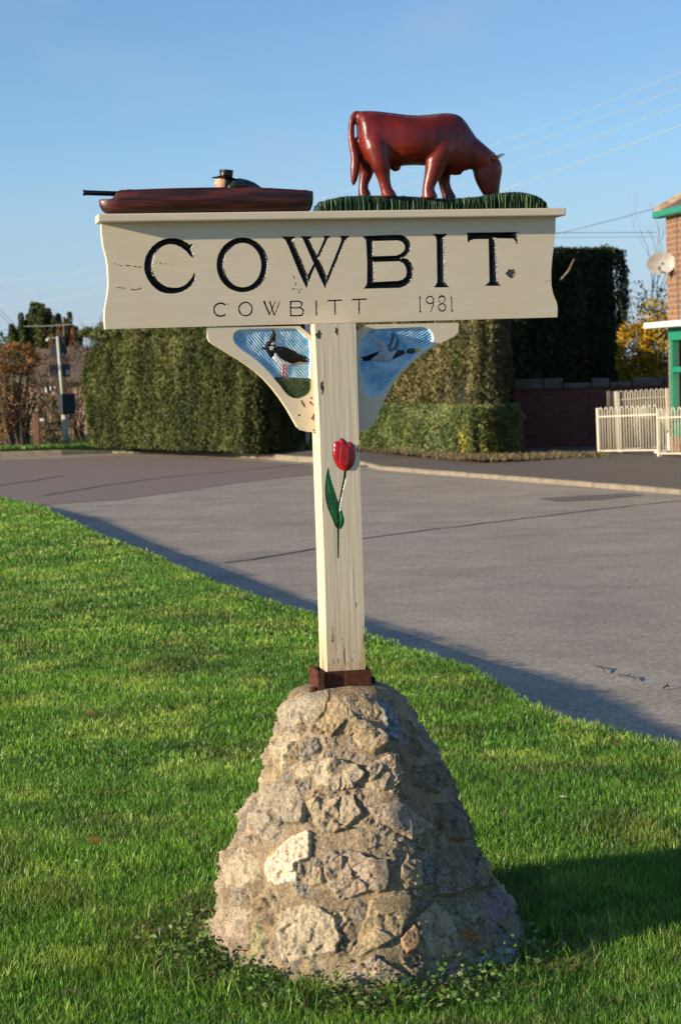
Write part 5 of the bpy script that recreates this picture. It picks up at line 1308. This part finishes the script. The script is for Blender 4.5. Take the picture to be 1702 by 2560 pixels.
# local x along the wall towards the camera, local y inward (+y = away to the right of hd -> outside is -y side)
HE = at(1645, 534, hc0.y).z - ZP            # eaves height
HL, HD = 9.0, 6.0
ys_ = 1 if (Matrix.Rotation(HA, 3, 'Z') @ Vector((0, 1, 0))).x > 0 else -1
def hb_box(mb, x0, x1, y0, y1, z0, z1, m=0): mb.box(x0, x1, min(y0 * ys_, y1 * ys_), max(y0 * ys_, y1 * ys_), z0, z1, m)
LEAN = 0.045
def leanx(o):     # the old gable leans a little
    for v in o.data.vertices: v.co.x -= 0.0
zc_ = at(1660, 818, hc0.y).z - ZP            # canopy height
WX0 = .30
mb = MB(); hb_box(mb, 0, HL, 0, HD, zc_ + .09, HE); hb_box(mb, 0, WX0, 0, HD, 0, zc_ + .09); hb_box(mb, WX0, HL, .25, HD, 0, zc_ + .09); hb_box(mb, WX0, HL, -.06, .25, 0, .33)
wl = mb.build('wall', M['housebrick'], house)
mb = MB(); rh = 1.9; ov = .12
V = [(-ov, -ov * ys_, HE + .05), (HL, -ov * ys_, HE + .05), (HL, HD * ys_, HE + .05), (-ov, HD * ys_, HE + .05), (HD / 2 * .9, HD / 2 * ys_, HE + rh), (HL - 1, HD / 2 * ys_, HE + rh)]
mb.add(V, [(0, 1, 5, 4), (0, 4, 3), (1, 2, 5), (3, 4, 5, 2), (0, 3, 2, 1)]); rf = mb.build('roof', M['slate'], house)
mb = MB(); 
for a, b in ((0, 4), (4, 5)): mb.tube([V[a], V[b]], .085, 8)
mb.build('ridge_tiles', M['ridge'], rf)
mb = MB(); hb_box(mb, -.16, HL, -.20, -.02, HE - .08, HE + .04); mb.build('gutter', M['greenpaint'], house, bevel=.02)
mb = MB(); hb_box(mb, -.10, HL, -.42, .1, zc_ - .02, zc_ + .085); mb.build('canopy', M['whitepaint'], house, bevel=.02)
wf = MB(); yo = -.03
hb_box(wf, WX0, HL, -.10, .02, zc_ - .24, zc_ - .02)                                       # head
zb3 = .36; hb_box(wf, WX0, WX0 + .13, -.08, .02, zb3, zc_ - .24)                            # stile
zm_ = at(1690, 924, hc0.y).z - ZP
for x in (WX0 + 1.1, WX0 + 2.1, WX0 + 3.1): hb_box(wf, x, x + .1, -.08, .02, zb3, zc_ - .24)
hb_box(wf, WX0 + .13, HL, -.075, .02, zm_ - .04, zm_ + .05); hb_box(wf, WX0, HL, -.10, .05, zb3 - .05, zb3 + .0)
hb_box(wf, WX0 + .13, HL, -.07, .02, zb3, zb3 + .22)
wn_ = wf.build('window', M['greenpaint'], house, bevel=.006)
mb = MB(); hb_box(mb, WX0 + .13, HL, .10, .12, zb3, zm_ - .04); hb_box(mb, WX0 + .35, HL, .10, .12, zm_ + .05, zc_ - .42); mb.build('curtain', M['curtain'], wn_)
mb = MB(); hb_box(mb, WX0 + .15, HL, .09, .11, zc_ - .42, zc_ - .25); mb.build('blind', M['greenblind'], wn_)
mb = MB(); hb_box(mb, WX0 + .13, WX0 + .35, .11, .13, zm_ + .05, zc_ - .42); mb.build('pane', M['glass'], wn_)
mb = MB(); hb_box(mb, -.16, .06, -.03, .03, .0, .36); hb_box(mb, -.28, .25, -.2, .0, 0, .06); mb.build('step', M['whitepaint'], house)
mb = MB(); mb.tube([(.62, -.03 * ys_, .1), (.62, -.03 * ys_, HE)], .008, 5); mb.build('wall_cable', M['cabledark'], house)
# satellite dish
dc = at(1652, 658, hc0.y - .35); dish = empty('satellite_dish', dc, 0, 'oval grey satellite dish on the corner of the brick house', 'satellite dish')
mb = MB(); V = []; nn_ = 28
for r in np.linspace(0.02, 1, 7):
    for i in range(nn_):
        a = 2 * math.pi * i / nn_; V.append((.255 * r * math.cos(a), .055 * (1 - r * r) , .192 * r * math.sin(a)))
V2 = [(x, y + .012, z) for x, y, z in V]; b0 = len(V)
Fc = [(j * nn_ + i, j * nn_ + (i + 1) % nn_, (j + 1) * nn_ + (i + 1) % nn_, (j + 1) * nn_ + i) for j in range(6) for i in range(nn_)] + [tuple(range(nn_))]
mb.add(V, Fc); mb.add(V2, Fc); mb.add([V[6 * nn_ + i] for i in range(nn_)] + [V2[6 * nn_ + i] for i in range(nn_)], [(i, (i + 1) % nn_, (i + 1) % nn_ + nn_, i + nn_) for i in range(nn_)])
mb.build('reflector', M['dish'], dish, True)
mb = MB(); mb.tube([(0, .02, -.15), (-.02, -.12, -.17), (-.03, -.22, -.12)], [.014, .012, .012], 8); mb.tube([(-.03, -.22, -.14), (-.03, -.22, -.08)], [.028, .024], 8); mb.build('feed_arm', M['drain'], dish)
mb = MB(); mb.tube([(0, .05, 0), (.12, .12, -.02), (.22, .32, -.02)], [.02, .02, .02], 8); mb.box(.16, .26, .22, .34, -.12, .1); mb.build('wall_mount', M['drain'], dish)
dish.rotation_euler = (R(-4), R(-6), R(-14))

# golden bush and bare tree beside the house
def bush(name, base, boxes, size, c, label, cat='shrub', seed=1, trunk_h=1.0, tr=.05, twigs=12, flat=1.0):
    r_ = np.random.default_rng(seed); e = empty(name, base, 0, label, cat); C = []; cl = []
    for (cx_, cy_, cz_, rx, ry, rz, n_, ci) in boxes:
        p = r_.normal(size=(n_, 3)); p /= np.linalg.norm(p, axis=1)[:, None]; rad = r_.uniform(.55, 1.0, n_) ** .6
        f = fbm(p + cx_, 2.2, 3, seed + 3); p = p * (rad * (.55 + .85 * f))[:, None] * [rx, ry, rz] + [cx_, cy_, cz_]
        C.append(p); t = r_.random(n_)[:, None]; cc_ = np.array(c[ci][0]) * (1 - t) + np.array(c[ci][1]) * t
        cn = fbm(p, 3.5, 2, seed + 8); cc_ = cc_ * (0.6 + .8 * cn)[:, None]; cl.append(cc_)
    C = np.concatenate(C); cl = np.concatenate(cl); C[:, 2] = np.maximum(C[:, 2], 0.02)
    V, Qd, cc = leafset(C, size, cl, flat, .55, seed); mesh('foliage', V, Qd, M['leaf'], e, False, None, cc)
    mb = MB()
    for k in range(twigs):
        b = boxes[k % len(boxes)]; a = r_.uniform(0, 6.28); s = Vector((r_.uniform(-.2, .2) + b[0] * .4, r_.uniform(-.1, .1), 0)); t = Vector((b[0] + b[3] * .6 * math.cos(a), b[1] + b[4] * .6 * math.sin(a), b[2] + b[5] * r_.uniform(-.2, .7)))
        m_ = s.lerp(t, .5) + Vector((r_.uniform(-.1, .1), 0, r_.uniform(0, .2))); mb.tube([s, m_, t], [tr, tr * .6, tr * .25], 6)
    mb.build('trunk', M['bark'], e); return e
gb = at(1625, 1100, 44.3); gb.z = 0
gold = ((0.34, 0.21, 0.015), (0.56, 0.37, 0.035)); dkg = ((0.02, 0.035, 0.01), (0.04, 0.06, 0.015))
def zat(py, Y, px=1600): return at(px, py, Y).z
bush('golden_bush', gb, [(-.22, 0, 1.75, .5, .4, .85, 2000, 0), (-.2, 0, 1.25, .5, .4, .6, 1500, 0), (.2, -.1, 1.9, .45, .3, .9, 1100, 0), (.15, .2, 1.75, .45, .3, 1.25, 500, 1), (.1, -.1, 2.5, .38, .3, .55, 420, 0), (.2, .75, 1.3, .6, .4, 1.3, 2600, 1), (-.25, .75, 1.4, .45, .4, 1.2, 1500, 1), (.15, .1, 2.9, .5, .4, .35, 160, 1), (-.3, .1, 2.9, .4, .3, .5, 120, 1)], .085, [gold, dkg], 'golden yellow leaved bush between the dark yew and the brick house', 'shrub', 4, tr=.03, twigs=16)
def bare_tree(name, base, h, spread, seed, label, r0=.04, mat='barkpale', lean=0, depth=4):
    r_ = random.Random(seed); mb = MB(); mt = MB()
    def grow(p, d, L, r, k, first=False):
        n_ = 4; pts = [p]; dd = d.copy()
        for i in range(n_):
            dd = (dd + Vector((r_.uniform(-.18, .18), r_.uniform(-.18, .18), r_.uniform(-.02, .10)))).normalized(); pts.append(pts[-1] + dd * L / n_)
        (mt if first else mb).tube(pts, [r * (1 - .45 * i / n_) for i in range(n_ + 1)], 5, cap=False)
        if k <= 0: return
        for c in range(r_.choice((2, 3))):
            q = pts[r_.choice((2, 3, 4))]; a = r_.uniform(0, 6.28); nd = (dd + Vector((math.cos(a), math.sin(a), r_.uniform(-.1, .5))) * spread).normalized()
            grow(q, nd, L * r_.uniform(.55, .8), r * .55, k - 1)
    e = empty(name, base, 0, label, 'tree'); grow(Vector((0, 0, 0)), Vector((lean, 0, 1)).normalized(), h * .42, r0, depth, True)
    mt.build('trunk', M[mat], e); mb.build('branches', M[mat], e); return e
bt = at(1660, 1100, 46.5); bt.z = 0; bare_tree('bare_tree', bt, 5.2, .45, 11, 'thin leafless sapling rising behind the yew beside the brick house', .035, lean=-.14)
bt2 = at(1690, 1100, 45); bt2.z = 0; bare_tree('bare_tree', bt2, 4.6, .40, 23, 'second leafless sapling almost touching the brick house corner', .03, lean=-.12)

# ================================================================== LEFT BACKGROUND
def loc(px, Y): p = at(px, 1100, Y); p.z = 0; return p
Yc = 62.0
z_ = lambda py, Y, px=100: at(px, py, Y).z
# dark conifer
def conifer(name, px, Y, ptop, wpx, col, label, seed, nsp=26, leaf=.12, n_=900):
    base = loc(px, Y); H_ = z_(ptop, Y, px); wm = wpx / F * Y; r_ = np.random.default_rng(seed); e = empty(name, base, 0, label, 'tree'); C = []; cl = []
    tk = MB(); tk.tube([(0, 0, 0), (0, 0, H_ * .5), (0, 0, H_ * .9)], [.16, .1, .04], 8)
    for k in range(nsp):
        f = r_.uniform(-1, 1); yy = r_.uniform(-.5, .5) * wm * .5; top = H_ * (1 - .24 * abs(f) ** 1.5) * r_.uniform(.80, 1.0); bot = max(.3, top - H_ * .6)
        zz_ = bot + (top - bot) * r_.random(n_) ** .8; rr = wm * .13 * np.clip((top - zz_) / (top - bot), 0, 1) ** .6 + .05
        a = r_.uniform(0, 6.28, n_); rad = rr * r_.uniform(.5, 1.1, n_); x = f * wm * .5 * (.55 + .45 * (zz_ - bot) / (top - bot)) + rad * np.cos(a); y = yy + rad * np.sin(a)
        C.append(np.c_[x, y, zz_]); cl.append(np.tile(np.array(col[k % len(col)]), (n_, 1)) * r_.uniform(.6, 1.4, n_)[:, None])
        tk.tube([(0, 0, bot * .6), (f * wm * .3, yy, (bot + top) / 2)], [.05, .02], 5)
    C = np.concatenate(C); V, Qd, cc = leafset(C, leaf, np.concatenate(cl), 1.8, .4, seed); mesh('crown', V, Qd, M['leaf'], e, False, None, cc); tk.build('trunk', M['bark'], e); return e
conifer('conifer_tree', 108, 78, 745, 150, [(0.085, 0.105, 0.03), (0.06, 0.08, 0.025), (0.11, 0.12, 0.035)], 'big dark green conifer on the left horizon', 3, 46, .15, 1100)
conifer('russet_tree', 172, 76, 762, 84, [(0.22, 0.085, 0.035), (0.18, 0.08, 0.035), (0.08, 0.08, 0.03)], 'reddish brown tree beside the dark conifer', 5, 18, .13, 900)
for i, (px, s) in enumerate([(215, 5.0), (240, 5.6), (262, 5.0)]):
    bare_tree('bare_tree', loc(px, 72), s * .8, .5, 40 + i, ['leafless tree right of the russet tree', 'leafless tree beside the left end of the board', 'leafless tree peeping out under the left board corner'][i], .05, 'bark')
# cottage
cb = loc(60, Yc); ck = empty('brick_cottage', cb, R(-8), 'small brick cottage with brown tiled roof half hidden behind the left hedges', 'cottage')
ze = z_(945, Yc); zr = z_(868, Yc, 150); 
mb = MB(); mb.box(0, 4.6, 0, 4, 0, ze); mb.prism([(0, ze), (4.6, ze), (4.6, ze + .01), (0, ze + .01)], 0, 4); mb.build('wall', M['cottagebrick'], ck)
mb = MB(); V = [(-.2, -.3, ze - .05), (4.8, -.3, ze - .05), (4.8, 2, zr), (-.2, 2, zr), (-.2, 4.3, ze - .05), (4.8, 4.3, ze - .05)]
mb.add(V, [(0, 1, 2, 3), (3, 2, 5, 4), (0, 3, 4), (1, 5, 2), (0, 4, 5, 1)]); mb.build('roof', M['cottageroof'], ck)
mb = MB(); mb.box(-.2, 4.8, -.34, -.26, ze - .14, ze + .0); mb.build('fascia', M['coping'], ck)
wx = at(130, 960, Yc).x - cb.x; wz0, wz1 = z_(984, Yc, 130), z_(946, Yc, 130); ww_ = 27 / F * Yc / 2
mb = MB(); t = .05
for b in ((wx - ww_, wx + ww_, wz0, wz0 + t), (wx - ww_, wx + ww_, wz1 - t, wz1), (wx - ww_, wx - ww_ + t, wz0, wz1), (wx + ww_ - t, wx + ww_, wz0, wz1), (wx - .02, wx + .02, wz0, wz1)): mb.box(b[0], b[1], -.08, -.0, b[2], b[3])
wd = mb.build('window', M['whitepaint'], ck); mb = MB(); mb.box(wx - ww_, wx + ww_, -.03, -.005, wz0, wz1); mb.build('pane', M['glass'], wd)
# shrubs in front of the cottage
rus = ((0.24, 0.11, 0.035), (0.34, 0.18, 0.05)); brn = ((0.11, 0.065, 0.035), (0.20, 0.125, 0.06)); grn = ((0.045, 0.075, 0.018), (0.09, 0.12, 0.03)); mau = ((0.12, 0.08, 0.055), (0.24, 0.17, 0.11)); olv = ((0.10, 0.095, 0.03), (0.20, 0.16, 0.05))
s0 = loc(50, 51.5)
bush('beech_shrub', s0, [(-.05, 0, 2.15, .62, .5, .42, 1900, 0), (-.4, 0, 1.0, .45, .5, 1.0, 1300, 0), (-.1, .1, 1.3, .6, .5, 1.1, 900, 1), (.3, 0, .9, .35, .4, .8, 600, 1)], .075, [rus, brn], 'russet leaved shrub with bare upright stems at the far left', 'shrub', 6, tr=.045, twigs=34)
bush('green_shrub', loc(2, 53.5), [(-.1, 0, 1.5, .7, .6, 1.2, 2400, 0)], .08, [grn], 'green bush at the left picture edge behind the russet shrub', 'shrub', 16, twigs=6)
bush('green_tree', loc(15, 90), [(0, 0, 2.6, 1.6, 1.2, 1.0, 2600, 0), (1.1, 0, 2.4, 1.0, 1, .9, 1200, 0)], .13, [grn], 'low green tree at the left edge on the horizon', 'tree', 26, tr=.1, twigs=6)
bush('garden_shrub', loc(128, 53.5), [(0, 0, .65, .35, .3, .62, 1500, 0), (.3, 0, .9, .3, .3, .9, 1100, 1)], .06, [olv, brn], 'olive brown shrub behind the small timber gate', 'shrub', 36, tr=.02, twigs=10)
bush('garden_shrub', loc(196, 55.5), [(.0, 0, 1.7, .70, .4, .85, 2600, 0), (.05, 0, .9, .55, .4, .9, 1400, 1), (-.5, .3, 2.1, .35, .3, .4, 700, 0), (-1.0, .3, 1.9, .4, .3, .5, 500, 1)], .06, [mau, brn], 'mauve brown twiggy shrub between the sign pole and the tall hedge', 'shrub', 46, tr=.025, twigs=26)
bush('garden_shrub', loc(108, 57.0), [(0, 0, 2.0, .3, .3, .35, 300, 0), (-.1, 0, 1.0, .3, .3, .8, 500, 1)], .06, [mau, brn], 'small brown shrub close against the cottage window', 'shrub', 56, tr=.02, twigs=14)
# timber gate and post
tg = loc(122, 51.2); tge = empty('timber_gate', tg, 0, 'small brown timber garden gate left of the sign pole', 'gate')
g0x = at(101, 1100, 51.2).x - tg.x; g1x = at(146, 1100, 51.2).x - tg.x; gzt = z_(1048, 51.2)
for zz_ in (.12, .34, .52):
    mb = MB(); mb.box(g0x, g1x, -.03, .03, zz_, zz_ + .05); mb.build('rail', M['timber'], tge)
mb = MB(); mb.tube([(g0x, 0, .05), ((g0x + g1x) / 2, 0, .5), (g1x, 0, .05)], .03, 4); mb.build('brace', M['timber'], tge)
mb = MB(); mb.box(g0x - .03, g0x + .03, -.03, .03, 0, gzt); mb.build('stile', M['timber'], tge)
mb = MB(); mb.box(g0x - .08, g0x + .12, -.04, .04, gzt - .05, gzt + .02); mb.build('top_board', M['whitepaint'], tge)
mb = MB(); p = loc(94, 51.0); mb.box(-.07, .07, -.07, .07, 0, z_(1035, 51, 94)); o = mb.build('gate_post', M['timber'], None, bevel=.01); o.location = p; prop(o, 'dark brown timber gate post at the left shrub', 'gate post')

# sign pole with three sign backs and a small lamp
Yp = 50.0; pb_ = ground(166, 1113, ZP); Yp = pb_.y
pole = empty('sign_pole', pb_, 0, 'pale metal pole with small lamp, round and rectangular sign backs and a dark box', 'sign pole')
def rel(px, py, dy=0): p = at(px, py, Yp + dy); return p - pb_
mb = MB(); mb.tube([rel(166,1113), rel(162,1036)], [.082, .076], 12); mb.tube([rel(162,1036), rel(153,940), rel(145,841)], [.048, .045, .043], 10); pm = mb.build('column', M['lamppost'], pole, True)
mb = MB(); mb.tube([rel(167,1115), rel(166,1101)], [.088, .087], 12); mb.build('base_band', simple('faded_red', (0.36, 0.15, 0.10), .7), pole)
mb = MB(); a = rel(146,845); mb.tube([a, rel(130,845), rel(126,847)], [.018, .018, .018], 6); ln = rel(121,849); mb.tube([rel(129,845), ln, rel(117,853)], [.03, .05, .035], 8); mb.build('lamp_head', M['lamppost'], pole, True)
def nplate(c, w, h, rnd=False):
    mb = MB(); c = rel(*c, -.05 if False else .06)
    if rnd: mb.lathe((c.x, c.y, c.z), [(0, -.006), (w, -.006), (w, .006), (0, .006)], 28, axis='Y')
    else: mb.box(c.x - w, c.x + w, c.y - .006, c.y + .006, c.z - h, c.z + h)
    return mb
o = nplate((148,877), .205, 0, True).build('round_sign', M['signback'], pole, smooth=False)
mb = MB(); c = rel(158,887, .05); mb.box(c.x - .03, c.x + .03, c.y - .003, c.y, c.z - .05, c.z + .05); mb.build('sticker', M['dish'], o)
o = nplate((151,926), .25, .155).build('rectangular_sign', M['signback'], pole)
mb = MB(); c = rel(170,931, .05); mb.box(c.x - .045, c.x + .045, c.y - .003, c.y, c.z - .06, c.z + .06); mb.build('sticker', M['dish'], o)
mb = MB(); c = rel(168,1010, .0); mb.box(-.18, .18, -.13, .13, -.25, .25); o = mb.build('dark_box', M['signback'], pole, bevel=.02); o.location = c; o.rotation_euler = (0, 0, R(28))
mb = MB(); mb.box(-.11, -.03, -.125, -.121, -.17, .06); mb.build('sticker', M['dish'], o)
# white post beyond the sign
wp = ground(770, 1121, ZP); mb = MB(); t_ = at(766, 690, wp.y); mb.tube([(0, 0, 0), (t_.x - wp.x, 0, t_.z - wp.z)], [.045, .042], 12)
o = mb.build('white_pole', M['whitepaint'], None, True); o.location = wp; prop(o, 'slim white metal pole just left of the sign post by the far kerb', 'pole')
n = 160; Xd = wp.x + rng.normal(0, .15, n); Yd = wp.y + rng.normal(0, .3, n)
prop(blades('tuft', Xd, Yd, np.full(n, ZP), rng.uniform(.08, .2, n), np.full(n, .02), rng.uniform(.2, .7, n), np.tile([0.12, 0.17, 0.04], (n, 1)), M['leaf']), 'tuft of grass at the foot of the slim white pole', 'grass tuft', kind='stuff')

# ================================================================== OVERHEAD CABLES
def cable(name, pts, r, mat, label, grp):
    P_ = [at(x, y, Y) for x, y, Y in pts]; Pd = []
    Pn = np.array(P_); t = np.linspace(0, 1, len(P_)); 
    # smooth through points by repeated averaging of a dense polyline
    tt = np.linspace(0, 1, 40); D = np.stack([np.interp(tt, t, Pn[:, i]) for i in range(3)], 1)
    for _ in range(14): D[1:-1] = (D[:-2] + 2 * D[1:-1] + D[2:]) / 4
    mb = MB(); mb.tube([Vector(p) for p in D], r, 5); o = mb.build(name, mat, None, True); prop(o, label, 'cable', grp); return o
G_ = 'pale overhead cables'
cable('overhead_cable', [(-150,712,75),(0,705,70),(300,672,62),(788,496,50),(1216,376,40),(1702,182,30),(1900,90,27)], .0042, M['cable'], 'topmost of the pale overhead cables in the right sky', G_)
cable('overhead_cable', [(-150,743,75),(0,737,70),(300,696,62),(788,535,50),(1255,388,39.5),(1702,219,30),(1900,140,27)], .0042, M['cable'], 'second pale overhead cable from the top in the right sky', G_)
cable('overhead_cable', [(-150,775,75),(0,769,70),(250,736,62),(788,585,50),(1255,427,39.5),(1702,262,30),(1900,190,27)], .0042, M['cable'], 'third pale overhead cable from the top in the right sky', G_)
cable('overhead_cable', [(60,816,72),(140,815,70),(300,800,62),(788,650,50),(1260,474,39.5),(1702,314,30),(1900,240,27)], .006, M['cable'], 'lowest of the four pale overhead cables in the right sky', G_)
G_ = 'thin dark wires'
cable('dark_wire', [(1150,640,60),(1388,586,58),(1520,553,56),(1645,519,50)], .010, M['cabledark'], 'dark wire slanting up to the house gutter', G_)
cable('dark_wire', [(1100,584,66),(1388,582,66),(1640,581,66)], .010, M['cabledark'], 'upper of two level dark wires behind the yew', G_)
cable('dark_wire', [(1100,595,70),(1388,594,70),(1640,592,70)], .007, M['cabledark'], 'lower of two level dark wires behind the yew', G_)
cable('dark_wire', [(-80,725,90),(0,772,90),(55,830,90)], .010, M['cabledark'], 'upper dark wire dropping towards the conifer at far left', G_)
cable('dark_wire', [(-80,745,92),(0,784,92),(45,828,92)], .010, M['cabledark'], 'lower dark wire dropping towards the conifer at far left', G_)
cable('dark_wire', [(-80,835,92),(0,828,92),(60,816,92)], .010, M['cabledark'], 'nearly level dark wire meeting the conifer at far left', G_)
print('done build')
